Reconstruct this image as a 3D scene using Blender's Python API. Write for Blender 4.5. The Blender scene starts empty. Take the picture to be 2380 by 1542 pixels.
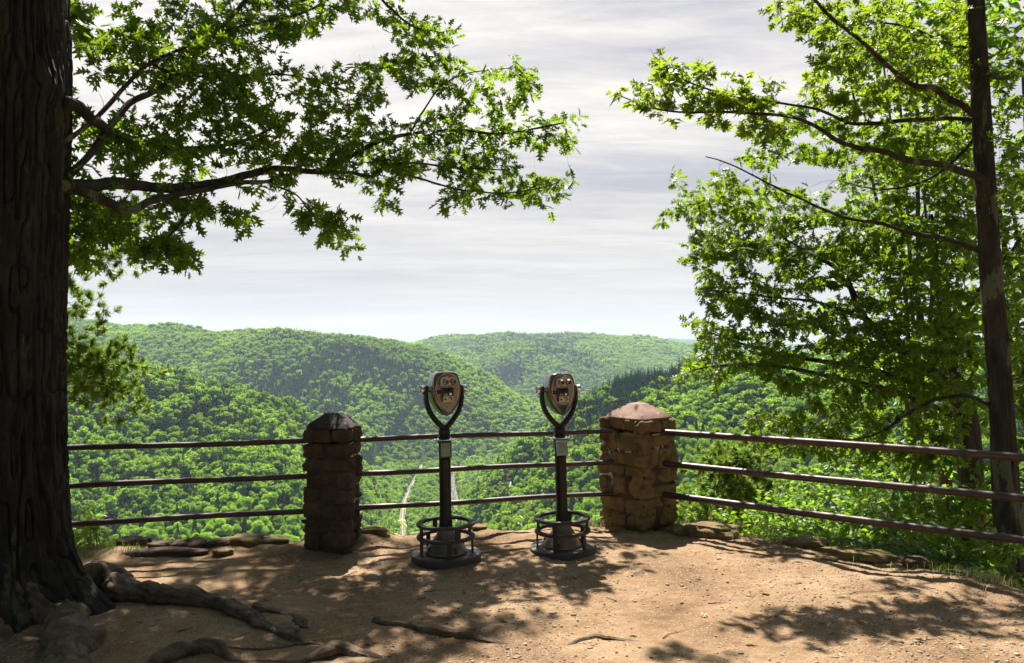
import bpy, math, random
import numpy as np
from mathutils import Vector, Matrix
R = math.radians
rng = np.random.default_rng(7)
random.seed(7)
scene = bpy.context.scene
COL = scene.collection

# ---------------------------------------------------------------- camera maths
CAMZ = 1.68; F = 1800.0; CX = 1190.0; CY = 771.0
PITCH = math.atan(41 / F)
def ray(px, py):
    a = (px - CX) / F; b = (CY - py) / F
    c, s = math.cos(PITCH), math.sin(PITCH)
    return np.array([a, c - b * s, s + b * c])      # x, y(forward), z
def P(px, py, y):                                   # point of the sight line at forward distance y
    r = ray(px, py); t = y / r[1]
    return np.array([r[0] * t, y, CAMZ + r[2] * t])
def G(px, py, z=0.0):                               # point of the sight line at height z
    r = ray(px, py); t = (z - CAMZ) / r[2]
    return np.array([r[0] * t, r[1] * t, z])

# ---------------------------------------------------------------- noise (numpy)
def _hash(ix, iy, iz, seed):
    n = (ix * 374761393 + iy * 668265263 + iz * 2147483647 + seed * 974711) & 0x7fffffff
    n = ((n ^ (n >> 13)) * 1274126177) & 0x7fffffff
    n = (n ^ (n >> 16)) & 0xffffff
    return n / float(0xffffff) * 2 - 1
def noise3(x, y, z, seed=0):
    x, y, z = np.broadcast_arrays(np.asarray(x, float), np.asarray(y, float), np.asarray(z, float))
    ix, iy, iz = [np.floor(v).astype(np.int64) for v in (x, y, z)]
    fx, fy, fz = x - ix, y - iy, z - iz
    fx, fy, fz = [v * v * (3 - 2 * v) for v in (fx, fy, fz)]
    r = 0
    for dx in (0, 1):
        wx = fx if dx else 1 - fx
        for dy in (0, 1):
            wy = fy if dy else 1 - fy
            for dz in (0, 1):
                wz = fz if dz else 1 - fz
                r = r + wx * wy * wz * _hash(ix + dx, iy + dy, iz + dz, seed)
    return r
def fbm(x, y, z=0.0, seed=0, octs=4):
    r = 0; a = 1.0; f = 1.0
    for o in range(octs):
        r = r + a * noise3(np.asarray(x) * f, np.asarray(y) * f, np.asarray(z) * f, seed + o * 17); a *= .5; f *= 2.03
    return r

# ---------------------------------------------------------------- mesh helpers
class MB:
    """collects vertices and faces of ONE part"""
    def __init__(s): s.v = []; s.f = []; s.n = 0
    def add(s, v, f):
        v = np.asarray(v, float).reshape(-1, 3)
        s.v.append(v)
        s.f.extend([tuple(int(i) + s.n for i in q) for q in f]); s.n += len(v)
    def build(s, name, mat, parent=None, smooth=True, bevel=0, auto=None):
        V = np.concatenate(s.v) if s.v else np.zeros((0, 3))
        return mesh_obj(name, V, s.f, mat, parent, smooth, bevel, auto)
def link(o, parent=None):
    COL.objects.link(o)
    if parent is not None: o.parent = parent
    return o
def mesh_obj(name, V, Fc, mat, parent=None, smooth=True, bevel=0, auto=None):
    me = bpy.data.meshes.new(name)
    me.from_pydata([tuple(v) for v in V], [], [tuple(f) for f in Fc]); me.update()
    if smooth:
        me.polygons.foreach_set('use_smooth', [True] * len(me.polygons))
        if auto: 
            try: me.set_sharp_from_angle(angle=R(auto))
            except Exception: pass
    me.materials.append(mat)
    o = bpy.data.objects.new(name, me); link(o, parent)
    if parent is not None: o.matrix_parent_inverse = Matrix.Identity(4)
    if bevel:
        b = o.modifiers.new('bevel', 'BEVEL'); b.width = bevel; b.segments = 2; b.limit_method = 'ANGLE'; b.angle_limit = R(35)
    return o
def tri_mesh(name, V, T, mat, parent=None, attrs=None, smooth=False):
    """big triangle meshes from numpy arrays"""
    me = bpy.data.meshes.new(name)
    me.vertices.add(len(V)); me.vertices.foreach_set('co', np.asarray(V, np.float32).ravel())
    k = T.shape[1]
    me.loops.add(T.size); me.loops.foreach_set('vertex_index', T.astype(np.int32).ravel())
    me.polygons.add(len(T)); me.polygons.foreach_set('loop_start', np.arange(0, T.size, k, dtype=np.int32))
    me.polygons.foreach_set('loop_total', np.full(len(T), k, np.int32))
    me.update(calc_edges=True)
    if smooth: me.polygons.foreach_set('use_smooth', np.ones(len(T), bool))
    for nm, arr in (attrs or {}).items():
        a = me.attributes.new(nm, 'FLOAT', 'POINT'); a.data.foreach_set('value', np.asarray(arr, np.float32))
    me.materials.append(mat)
    o = bpy.data.objects.new(name, me); link(o, parent)
    return o
def empty(name, loc=(0, 0, 0), rz=0):
    o = bpy.data.objects.new(name, None); COL.objects.link(o); o.location = loc; o.rotation_euler = (0, 0, rz)
    o.empty_display_size = .1
    return o
def tag(o, label, cat, group=None, kind=None):
    if label: o['label'] = label
    if cat: o['category'] = cat
    if group: o['group'] = group
    if kind: o['kind'] = kind
    return o

def tube(mb, pts, rad, n=8, cap=True, squash=1.0):
    pts = np.asarray(pts, float); rad = np.broadcast_to(np.asarray(rad, float), (len(pts),))
    t = np.gradient(pts, axis=0); t /= np.linalg.norm(t, axis=1)[:, None] + 1e-9
    up = np.array([0, 0, 1.0]) if abs(t[0][2]) < .9 else np.array([1.0, 0, 0])
    u = np.cross(up, t[0]); u /= np.linalg.norm(u)
    a = np.linspace(0, 2 * math.pi, n, endpoint=False); V = []
    for i in range(len(pts)):
        u = u - t[i] * np.dot(u, t[i]); u /= np.linalg.norm(u) + 1e-9
        w = np.cross(t[i], u)
        V.append(pts[i] + rad[i] * (np.cos(a)[:, None] * u + np.sin(a)[:, None] * w * squash))
    Fc = []
    for i in range(len(pts) - 1):
        for j in range(n):
            k = (j + 1) % n
            Fc.append((i * n + j, i * n + k, (i + 1) * n + k, (i + 1) * n + j))
    if cap:
        Fc.append(tuple(reversed(range(n)))); Fc.append(tuple((len(pts) - 1) * n + j for j in range(n)))
    mb.add(np.concatenate(V), Fc)
def lathe(mb, prof, n=40, c=(0, 0, 0)):
    """prof: (r,z) list, closed on the axis if r==0"""
    V = []; idx = []
    a = np.linspace(0, 2 * math.pi, n, endpoint=False)
    for r, z in prof:
        if r < 1e-6: idx.append([len(V)] * n); V.append((c[0], c[1], c[2] + z))
        else:
            idx.append([len(V) + j for j in range(n)])
            V += [(c[0] + r * math.cos(q), c[1] + r * math.sin(q), c[2] + z) for q in a]
    Fc = []
    for i in range(len(prof) - 1):
        for j in range(n):
            k = (j + 1) % n
            q = [idx[i][j], idx[i][k], idx[i + 1][k], idx[i + 1][j]]
            u = []
            for w in q:
                if w not in u: u.append(w)
            if len(u) > 2: Fc.append(tuple(u))
    mb.add(V, Fc)
def box(mb, c, s, rot=None):
    v = np.array([(x, y, z) for x in (-.5, .5) for y in (-.5, .5) for z in (-.5, .5)]) * np.asarray(s)
    if rot is not None: v = v @ np.array(rot).T
    v = v + np.asarray(c)
    mb.add(v, [(0, 1, 3, 2), (4, 6, 7, 5), (0, 4, 5, 1), (2, 3, 7, 6), (0, 2, 6, 4), (1, 5, 7, 3)])
def smooth_path(pts, n=8):
    """Catmull-Rom"""
    pts = [np.asarray(p, float) for p in pts]
    q = [2 * pts[0] - pts[1]] + pts + [2 * pts[-1] - pts[-2]]
    out = []
    for i in range(1, len(q) - 2):
        for t in np.linspace(0, 1, n, endpoint=False):
            out.append(.5 * ((2 * q[i]) + (-q[i - 1] + q[i + 1]) * t + (2 * q[i - 1] - 5 * q[i] + 4 * q[i + 1] - q[i + 2]) * t * t
                             + (-q[i - 1] + 3 * q[i] - 3 * q[i + 1] + q[i + 2]) * t ** 3))
    out.append(pts[-1]); return np.array(out)
_cube = {}
def rock(mb, c, s, rz=0, seed=0, n=7, p=4.0, rough=.06, flat=0, tilt=(0, 0)):
    """rounded, chipped stone: superellipsoid block with noise"""
    g = np.linspace(-1, 1, n)
    if n not in _cube:
        V = []; Fc = []; key = {}
        def vid(a):
            k = tuple(np.round(a, 5))
            if k not in key: key[k] = len(V); V.append(k)
            return key[k]
        for ax in range(3):
            for sg in (-1, 1):
                for i in range(n - 1):
                    for j in range(n - 1):
                        q = []
                        for (a, b) in ((g[i], g[j]), (g[i + 1], g[j]), (g[i + 1], g[j + 1]), (g[i], g[j + 1])):
                            w = [0, 0, 0]; w[ax] = sg; w[(ax + 1) % 3] = a; w[(ax + 2) % 3] = b; q.append(vid(w))
                        Fc.append(tuple(q) if sg > 0 else tuple(reversed(q)))
        _cube[n] = (np.array(V, float), Fc)
    V, Fc = _cube[n]; V = V.copy()
    l = (np.abs(V) ** p).sum(1) ** (1 / p); V = V / l[:, None]
    nz = fbm(V[:, 0] * 1.6 + seed * 3.1, V[:, 1] * 1.6 + seed * 1.7, V[:, 2] * 1.6, seed, 4)
    V = V * (1 + rough * 2.2 * nz)[:, None]
    if flat: V[:, 2] = np.where(V[:, 2] > 0, V[:, 2] * (1 - flat) + flat * np.minimum(V[:, 2], .55 + .08 * nz), V[:, 2])
    V = V * np.asarray(s) * .5
    m = np.array((Matrix.Rotation(rz, 3, 'Z') @ Matrix.Rotation(tilt[0], 3, 'X') @ Matrix.Rotation(tilt[1], 3, 'Y')))
    mb.add(V @ m.T + np.asarray(c), Fc)

# ---------------------------------------------------------------- materials
def newmat(name):
    m = bpy.data.materials.new(name); m.use_nodes = True
    nt = m.node_tree; nt.nodes.clear()
    out = nt.nodes.new('ShaderNodeOutputMaterial')
    return m, nt, out
def N(nt, t, **k):
    n = nt.nodes.new(t)
    for a, b in k.items():
        if a.startswith('i_'): n.inputs[a[2:].replace('_', ' ')].default_value = b
        else: setattr(n, a, b)
    return n
def L(nt, a, b): nt.links.new(a, b)
def ramp(nt, fac, stops):
    r = nt.nodes.new('ShaderNodeValToRGB'); e = r.color_ramp.elements
    while len(e) < len(stops): e.new(.5)
    for i, (p_, c) in enumerate(stops): e[i].position = p_; e[i].color = (*c, 1)
    L(nt, fac, r.inputs['Fac']); return r
def noise_node(nt, scale, detail=6, rough=.6, vec=None, dist=0):
    n = N(nt, 'ShaderNodeTexNoise'); n.inputs['Scale'].default_value = scale; n.inputs['Detail'].default_value = detail
    n.inputs['Roughness'].default_value = rough; n.inputs['Distortion'].default_value = dist
    if vec is not None: L(nt, vec, n.inputs['Vector'])
    return n
def mixc(nt, fac, a, b, mode='MIX'):
    m = N(nt, 'ShaderNodeMix', data_type='RGBA', blend_type=mode)
    def put(v, s):
        if hasattr(v, 'is_linked') or hasattr(v, 'links'): L(nt, v, s)
        elif isinstance(v, (tuple, list)): s.default_value = (*v, 1) if len(v) == 3 else v
        else: s.default_value = v
    put(fac, m.inputs[0]); put(a, m.inputs[6]); put(b, m.inputs[7])
    return m.outputs[2]
def math_(nt, op, a, b=None, clamp=False):
    m = N(nt, 'ShaderNodeMath', operation=op); m.use_clamp = clamp
    for v, s in ((a, m.inputs[0]), (b, m.inputs[1])):
        if v is None: continue
        if isinstance(v, (int, float)): s.default_value = v
        else: L(nt, v, s)
    return m.outputs[0]
def surface(name, stops, scale=4, detail=8, rough=.85, bump=.3, bscale=None, metallic=0, stretch=(1, 1, 1), spec=.3, bdist=.02, extra=None, coat=0):
    m, nt, out = newmat(name)
    tc = N(nt, 'ShaderNodeTexCoord'); mp = N(nt, 'ShaderNodeMapping'); mp.inputs['Scale'].default_value = stretch
    L(nt, tc.outputs['Object'], mp.inputs['Vector']); v = mp.outputs['Vector']
    n = noise_node(nt, scale, detail, .65, v)
    c = ramp(nt, n.outputs['Fac'], stops).outputs['Color']
    if extra: c = extra(nt, v, c)
    b = N(nt, 'ShaderNodeBsdfPrincipled'); L(nt, c, b.inputs['Base Color'])
    b.inputs['Metallic'].default_value = metallic; b.inputs['Specular IOR Level'].default_value = spec
    b.inputs['Coat Weight'].default_value = coat
    n3 = noise_node(nt, scale * 2.3, 5, .6, v)
    rr = N(nt, 'ShaderNodeMapRange'); rr.inputs['To Min'].default_value = max(.03, rough - .14); rr.inputs['To Max'].default_value = min(1, rough + .14)
    L(nt, n3.outputs['Fac'], rr.inputs['Value']); L(nt, rr.outputs[0], b.inputs['Roughness'])
    if bump:
        n2 = noise_node(nt, bscale or scale * 5, 8, .7, v)
        bp = N(nt, 'ShaderNodeBump'); bp.inputs['Strength'].default_value = bump; bp.inputs['Distance'].default_value = bdist
        L(nt, n2.outputs['Fac'], bp.inputs['Height']); L(nt, bp.outputs['Normal'], b.inputs['Normal'])
    L(nt, b.outputs[0], out.inputs['Surface'])
    return m
def leafmat(name, dark, light, trans, tf=.42, attr='GEOMETRY', rough=.45, spec=.35):
    m, nt, out = newmat(name)
    at = N(nt, 'ShaderNodeAttribute'); at.attribute_name = 'tint'; at.attribute_type = attr
    c = ramp(nt, at.outputs['Fac'], [(0, dark), (1, light)]).outputs['Color']
    b = N(nt, 'ShaderNodeBsdfPrincipled'); L(nt, c, b.inputs['Base Color'])
    b.inputs['Roughness'].default_value = rough; b.inputs['Specular IOR Level'].default_value = spec
    t = N(nt, 'ShaderNodeBsdfTranslucent')
    tcol = mixc(nt, at.outputs['Fac'], tuple(x * .6 for x in trans), trans)
    L(nt, tcol, t.inputs['Color'])
    mx = N(nt, 'ShaderNodeMixShader'); mx.inputs[0].default_value = tf
    L(nt, b.outputs[0], mx.inputs[1]); L(nt, t.outputs[0], mx.inputs[2]); L(nt, mx.outputs[0], out.inputs['Surface'])
    return m

def lichen(col=(.16, .17, .09), th=.62, sc=2.2, col2=None):
    def f(nt, v, c):
        n = noise_node(nt, sc, 3, .5, v); n2 = noise_node(nt, sc * 9, 6, .7, v)
        s = math_(nt, 'ADD', n.outputs['Fac'], math_(nt, 'MULTIPLY', math_(nt, 'SUBTRACT', n2.outputs['Fac'], .5), .35))
        k = N(nt, 'ShaderNodeMapRange'); k.inputs['From Min'].default_value = th; k.inputs['From Max'].default_value = th + .03
        L(nt, s, k.inputs['Value']); return mixc(nt, k.outputs[0], c, col)
    return f
M = {}
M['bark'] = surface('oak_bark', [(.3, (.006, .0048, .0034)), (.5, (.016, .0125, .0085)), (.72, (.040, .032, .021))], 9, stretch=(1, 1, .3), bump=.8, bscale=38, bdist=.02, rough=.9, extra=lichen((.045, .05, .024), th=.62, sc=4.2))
M['root'] = surface('root_bark', [(.3, (.030, .019, .011)), (.5, (.10, .066, .040)), (.75, (.20, .14, .09))], 9, bump=1, bscale=16, bdist=.02, rough=.85)
M['bark2'] = surface('grey_bark', [(.3, (.012, .010, .007)), (.5, (.032, .027, .019)), (.75, (.072, .062, .046))], 10, stretch=(1, 1, .35), bump=.8, bscale=40, bdist=.015, rough=.9, extra=lichen((.095, .10, .06), .57, 7))
M['twig'] = surface('twig_bark', [(.3, (.035, .026, .02)), (.7, (.10, .078, .058))], 9, bump=.3, rough=.85)
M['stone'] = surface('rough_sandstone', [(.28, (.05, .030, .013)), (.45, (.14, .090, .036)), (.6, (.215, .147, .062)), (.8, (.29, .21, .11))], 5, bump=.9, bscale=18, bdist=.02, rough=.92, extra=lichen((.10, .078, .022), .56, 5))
M['stone_dark'] = surface('shaded_stone', [(.28, (.025, .016, .010)), (.5, (.065, .043, .027)), (.8, (.13, .09, .055))], 5, bump=.8, bscale=18, bdist=.02, rough=.92)  # darker stone with the tree shade put into its colour
M['mortar'] = surface('old_mortar', [(.3, (.04, .025, .014)), (.7, (.09, .06, .035))], 9, bump=.8, bscale=40, rough=.95)
M['cap'] = surface('concrete_cap', [(.3, (.155, .088, .064)), (.55, (.23, .142, .108)), (.8, (.32, .225, .18))], 6, bump=.3, bscale=60, bdist=.01, rough=.85, extra=lichen((.34, .30, .24), .68, 9))
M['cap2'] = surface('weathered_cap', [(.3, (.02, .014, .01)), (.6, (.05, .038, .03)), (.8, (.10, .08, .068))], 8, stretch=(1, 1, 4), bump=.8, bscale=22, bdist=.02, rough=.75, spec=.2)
M['rail'] = surface('painted_iron', [(.3, (.030, .017, .015)), (.55, (.058, .034, .028)), (.8, (.12, .066, .048))], 11, bump=.25, bscale=60, bdist=.004, rough=.45, spec=.5, metallic=.25)
M['black'] = surface('black_enamel', [(.3, (.007, .005, .004)), (.7, (.017, .012, .009))], 8, bump=.12, bscale=60, bdist=.002, rough=.34, spec=.25, coat=0)
M['iron'] = surface('brown_cast_iron', [(.3, (.018, .012, .009)), (.55, (.038, .027, .019)), (.8, (.095, .065, .042))], 9, bump=.5, bscale=50, bdist=.006, rough=.6, spec=.45)
M['dusty'] = surface('dusty_iron_foot', [(.3, (.07, .05, .035)), (.55, (.16, .12, .082)), (.8, (.25, .19, .13))], 7, bump=.4, bscale=40, bdist=.006, rough=.45, spec=.5, metallic=.3)
M['chrome'] = surface('chrome', [(.3, (.62, .62, .62)), (.7, (.78, .77, .76))], 5, bump=.04, bscale=30, bdist=.002, rough=.2, metallic=1)
M['alu'] = surface('polished_aluminium', [(.3, (.22, .225, .24)), (.7, (.32, .325, .34))], 9, bump=.1, bscale=90, bdist=.002, rough=.32, metallic=1)
def hammered():
    m, nt, out = newmat('hammered_plate')
    tc = N(nt, 'ShaderNodeTexCoord'); v = N(nt, 'ShaderNodeTexVoronoi'); v.inputs['Scale'].default_value = 210
    L(nt, tc.outputs['Object'], v.inputs['Vector'])
    b = N(nt, 'ShaderNodeBsdfPrincipled'); b.inputs['Metallic'].default_value = .9; b.inputs['Roughness'].default_value = .36
    c = ramp(nt, v.outputs['Distance'], [(0, (.31, .27, .21)), (.6, (.21, .18, .135)), (1, (.09, .072, .053))]); L(nt, c.outputs[0], b.inputs['Base Color'])
    bp = N(nt, 'ShaderNodeBump'); bp.inputs['Strength'].default_value = .9; bp.inputs['Distance'].default_value = .002; bp.invert = True
    L(nt, v.outputs['Distance'], bp.inputs['Height']); L(nt, bp.outputs[0], b.inputs['Normal']); L(nt, b.outputs[0], out.inputs['Surface'])
    return m
M['hammer'] = hammered()
M['satin'] = surface('satin_metal', [(.3, (.34, .27, .19)), (.7, (.46, .38, .28))], 14, bump=.1, bscale=80, bdist=.001, rough=.38, metallic=.9)
M['bezel'] = surface('ground_reflection_bezel', [(.3, (.16, .13, .10)), (.7, (.24, .20, .155))], 14, bump=.1, bscale=80, bdist=.001, rough=.3, metallic=.95)  # brown reflection of the ground painted into the bezel colour
M['dark'] = surface('dark_recess', [(.3, (.008, .007, .006)), (.7, (.018, .015, .012))], 20, bump=0, rough=.35)
M['glass'] = surface('eyepiece_glass', [(.3, (.004, .004, .005)), (.7, (.01, .01, .012))], 4, bump=0, rough=.06, spec=.8)
M['red'] = surface('red_badge', [(.3, (.30, .035, .02)), (.7, (.42, .07, .04))], 30, bump=.3, bscale=120, bdist=.001, rough=.5)
M['paper'] = surface('notice_paper', [(.3, (.30, .30, .20)), (.7, (.38, .37, .26))], 8, bump=0, rough=.6)
M['ink'] = surface('ink', [(.3, (.05, .05, .04)), (.7, (.08, .075, .06))], 8, bump=0, rough=.6)
M['green_edge'] = surface('green_enamel_frame', [(.3, (.03, .10, .06)), (.7, (.06, .17, .11))], 8, bump=0, rough=.25, spec=.6, metallic=.5)
M['oak'] = leafmat('oak_leaf', (.015, .040, .006), (.066, .130, .013), (.33, .52, .022), .45)
M['maple'] = leafmat('maple_leaf', (.024, .055, .007), (.085, .140, .013), (.38, .52, .022), .46)
M['shrub'] = leafmat('shrub_leaf', (.020, .052, .008), (.070, .145, .020), (.32, .54, .030), .45)
M['fern'] = leafmat('sumac_leaf', (.03, .09, .015), (.07, .16, .02), (.26, .50, .03), .35)
M['needle'] = leafmat('pine_needle', (.05, .10, .018), (.15, .25, .04), (.42, .60, .08), .5, rough=.4)
M['grass'] = leafmat('grass_blade', (.05, .10, .02), (.18, .22, .06), (.35, .45, .08), .4)
M['straw'] = leafmat('seed_head', (.25, .22, .12), (.45, .40, .22), (.4, .36, .2), .3)
M['flower'] = leafmat('yellow_petal', (.55, .40, .02), (.75, .60, .04), (.7, .55, .03), .3)
M['deadleaf'] = leafmat('fallen_leaf', (.16, .10, .045), (.38, .28, .14), (.3, .2, .08), .2, rough=.8)
M['moss'] = surface('moss', [(.3, (.03, .06, .012)), (.7, (.08, .13, .03))], 30, bump=.6, bscale=120, rough=.95)
def forestmat(name, dark, light, trans, tf):
    m, nt, out = newmat(name)
    at = N(nt, 'ShaderNodeAttribute'); at.attribute_name = 'tint'; at.attribute_type = 'INSTANCER'
    oi = N(nt, 'ShaderNodeObjectInfo')
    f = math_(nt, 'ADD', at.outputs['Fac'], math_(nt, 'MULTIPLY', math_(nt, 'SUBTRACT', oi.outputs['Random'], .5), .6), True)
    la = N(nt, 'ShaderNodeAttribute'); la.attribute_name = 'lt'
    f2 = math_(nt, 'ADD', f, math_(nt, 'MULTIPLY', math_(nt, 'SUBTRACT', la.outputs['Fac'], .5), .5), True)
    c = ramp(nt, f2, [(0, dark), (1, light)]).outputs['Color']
    b = N(nt, 'ShaderNodeBsdfDiffuse'); L(nt, c, b.inputs['Color'])
    t = N(nt, 'ShaderNodeBsdfTranslucent'); L(nt, mixc(nt, f2, tuple(x * .55 for x in trans), trans), t.inputs['Color'])
    mx = N(nt, 'ShaderNodeMixShader'); mx.inputs[0].default_value = tf
    L(nt, b.outputs[0], mx.inputs[1]); L(nt, t.outputs[0], mx.inputs[2]); L(nt, mx.outputs[0], out.inputs['Surface'])
    return m
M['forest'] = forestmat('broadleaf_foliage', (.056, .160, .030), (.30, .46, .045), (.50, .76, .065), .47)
M['conifer'] = forestmat('conifer_foliage', (.020, .060, .034), (.065, .14, .052), (.08, .16, .06), .25)
M['hill'] = surface('wooded_ground', [(.35, (.022, .045, .012)), (.5, (.045, .09, .018)), (.7, (.085, .15, .03))], .035, detail=12, bump=1, bscale=.09, bdist=8, rough=1, spec=0)
M['asphalt'] = surface('old_asphalt', [(.3, (.085, .082, .08)), (.7, (.12, .115, .11))], .3, bump=0, rough=.9)
M['verge'] = surface('road_gravel_verge', [(.3, (.09, .10, .05)), (.7, (.18, .16, .11))], .5, bump=0, rough=.95)
M['yline'] = surface('yellow_road_paint', [(.3, (.5, .36, .05)), (.7, (.6, .42, .06))], .5, bump=0, rough=.8)
M['river'] = surface('shallow_river', [(.42, (.015, .02, .018)), (.52, (.05, .055, .05)), (.62, (.30, .30, .29))], .22, detail=10, bump=.6, bscale=.8, bdist=.4, rough=.3, spec=.5)
M['bank'] = surface('cobble_bank', [(.35, (.04, .05, .025)), (.65, (.19, .16, .13))], .3, detail=10, bump=.5, bscale=1.5, rough=.9)

def dirtmat():
    m, nt, out = newmat('packed_dirt')
    tc = N(nt, 'ShaderNodeTexCoord'); v = tc.outputs['Object']
    n1 = noise_node(nt, 1.3, 8, .68, v); n2 = noise_node(nt, 14, 8, .75, v); n3 = noise_node(nt, 75, 5, .7, v)
    c1 = ramp(nt, n1.outputs['Fac'], [(.34, (.165, .10, .053)), (.5, (.26, .167, .091)), (.66, (.335, .232, .138))]).outputs['Color']
    c2 = ramp(nt, n2.outputs['Fac'], [(.3, (.55, .52, .50)), (.5, (1, 1, 1)), (.7, (1.12, 1.12, 1.12))]).outputs['Color']
    c = mixc(nt, .75, c1, c2, 'MULTIPLY')
    vo = N(nt, 'ShaderNodeTexVoronoi'); vo.inputs['Scale'].default_value = 70; vo.inputs['Randomness'].default_value = 1
    L(nt, v, vo.inputs['Vector'])
    # scattered small gravel: only where the patch noise allows
    g = noise_node(nt, .9, 4, .6, v)
    sep = N(nt, 'ShaderNodeSeparateColor'); L(nt, vo.outputs['Color'], sep.inputs[0])
    on = math_(nt, 'GREATER_THAN', math_(nt, 'ADD', sep.outputs[0], math_(nt, 'MULTIPLY', math_(nt, 'SUBTRACT', g.outputs['Fac'], .5), 1.2)), .62)
    core = math_(nt, 'LESS_THAN', vo.outputs['Distance'], .42)
    gm = math_(nt, 'MULTIPLY', on, core)
    gc = ramp(nt, sep.outputs[1], [(0, (.13, .10, .08)), (.45, (.30, .22, .16)), (1, (.44, .36, .28))]).outputs['Color']
    c = mixc(nt, math_(nt, 'MULTIPLY', gm, .75), c, gc)
    b = N(nt, 'ShaderNodeBsdfPrincipled'); L(nt, c, b.inputs['Base Color']); b.inputs['Roughness'].default_value = .95; b.inputs['Specular IOR Level'].default_value = .12
    h = math_(nt, 'ADD', math_(nt, 'MULTIPLY', n2.outputs['Fac'], 1.0), math_(nt, 'MULTIPLY', n3.outputs['Fac'], .35))
    h = math_(nt, 'ADD', h, math_(nt, 'MULTIPLY', gm, .25))
    bp = N(nt, 'ShaderNodeBump'); bp.inputs['Strength'].default_value = .9; bp.inputs['Distance'].default_value = .03
    L(nt, h, bp.inputs['Height']); L(nt, bp.outputs[0], b.inputs['Normal']); L(nt, b.outputs[0], out.inputs['Surface'])
    return m
M['dirt'] = dirtmat()
def gravelmat():
    m, nt, out = newmat('gravel_stone')
    at = N(nt, 'ShaderNodeAttribute'); at.attribute_name = 'tint'
    c = ramp(nt, at.outputs['Fac'], [(0, (.09, .065, .05)), (.35, (.22, .155, .11)), (.7, (.25, .18, .12)), (1, (.36, .29, .21))]).outputs['Color']
    b = N(nt, 'ShaderNodeBsdfPrincipled'); L(nt, c, b.inputs['Base Color']); b.inputs['Roughness'].default_value = .85
    L(nt, b.outputs[0], out.inputs['Surface']); return m
M['gravel'] = gravelmat()

# ---------------------------------------------------------------- world: sky + high thin cloud, sun
SUN_EL = R(58); SUN_AZ = R(-8)      # azimuth from +Y towards +X
w = bpy.data.worlds.new('World'); scene.world = w; w.use_nodes = True
nt = w.node_tree; nt.nodes.clear()
wo = N(nt, 'ShaderNodeOutputWorld'); bg = N(nt, 'ShaderNodeBackground'); bg.inputs['Strength'].default_value = .05
sky = N(nt, 'ShaderNodeTexSky'); sky.sky_type = 'NISHITA'; sky.sun_disc = False; sky.sun_elevation = SUN_EL; sky.sun_rotation = SUN_AZ
sky.altitude = 500; sky.dust_density = 1.5
tc = N(nt, 'ShaderNodeTexCoord'); sp = N(nt, 'ShaderNodeSeparateXYZ'); L(nt, tc.outputs['Generated'], sp.inputs[0])
zc = math_(nt, 'ADD', math_(nt, 'MAXIMUM', sp.outputs[2], 0.0), .09)
cb = N(nt, 'ShaderNodeCombineXYZ')
L(nt, math_(nt, 'DIVIDE', sp.outputs[0], zc), cb.inputs[0]); L(nt, math_(nt, 'DIVIDE', sp.outputs[1], zc), cb.inputs[1])
mp = N(nt, 'ShaderNodeMapping'); mp.inputs['Scale'].default_value = (.42, 1.25, 1); mp.inputs['Rotation'].default_value = (0, 0, R(-7)); mp.inputs['Location'].default_value = (1.7, .35, 0)
L(nt, cb.outputs[0], mp.inputs[0])
na = noise_node(nt, .85, 7, .55, mp.outputs[0], .35)
nb = noise_node(nt, 4.2, 11, .66, mp.outputs[0], .9)
f = math_(nt, 'ADD', math_(nt, 'MULTIPLY', na.outputs['Fac'], .68), math_(nt, 'MULTIPLY', nb.outputs['Fac'], .32))
cc = ramp(nt, f, [(.37, (3.0, 3.08, 3.65)), (.45, (4.35, 4.2, 4.4)), (.53, (5.9, 5.55, 5.25)), (.60, (7.3, 6.8, 6.3))]).outputs['Color']
# even pale veil towards the horizon
veil = N(nt, 'ShaderNodeMapRange'); veil.inputs['From Min'].default_value = .02; veil.inputs['From Max'].default_value = .30
veil.inputs['To Min'].default_value = .92; veil.inputs['To Max'].default_value = 0; L(nt, sp.outputs[2], veil.inputs['Value'])
cc = mixc(nt, veil.outputs[0], cc, (4.3, 4.02, 3.85))
cov = N(nt, 'ShaderNodeMapRange'); cov.inputs['From Min'].default_value = -.5; cov.inputs['From Max'].default_value = .35
cov.inputs['To Min'].default_value = .1; cov.inputs['To Max'].default_value = .97; L(nt, sp.outputs[1], cov.inputs['Value'])
hi = N(nt, 'ShaderNodeMapRange'); hi.inputs['From Min'].default_value = .44; hi.inputs['From Max'].default_value = .66
hi.inputs['To Min'].default_value = 1; hi.inputs['To Max'].default_value = .12; L(nt, sp.outputs[2], hi.inputs['Value'])
L(nt, mixc(nt, math_(nt, 'MULTIPLY', cov.outputs[0], hi.outputs[0]), sky.outputs[0], cc), bg.inputs['Color']); L(nt, bg.outputs[0], wo.inputs[0])
sl = bpy.data.lights.new('sun', 'SUN'); sl.energy = 5.0; sl.angle = R(.55); sl.color = (1, .945, .86)
so = bpy.data.objects.new('sun', sl); COL.objects.link(so)
sd = Vector((math.sin(SUN_AZ) * math.cos(SUN_EL), math.cos(SUN_AZ) * math.cos(SUN_EL), math.sin(SUN_EL)))
so.rotation_euler = (-sd).to_track_quat('-Z', 'Y').to_euler(); so.location = (-5, 20, 40)

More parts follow.
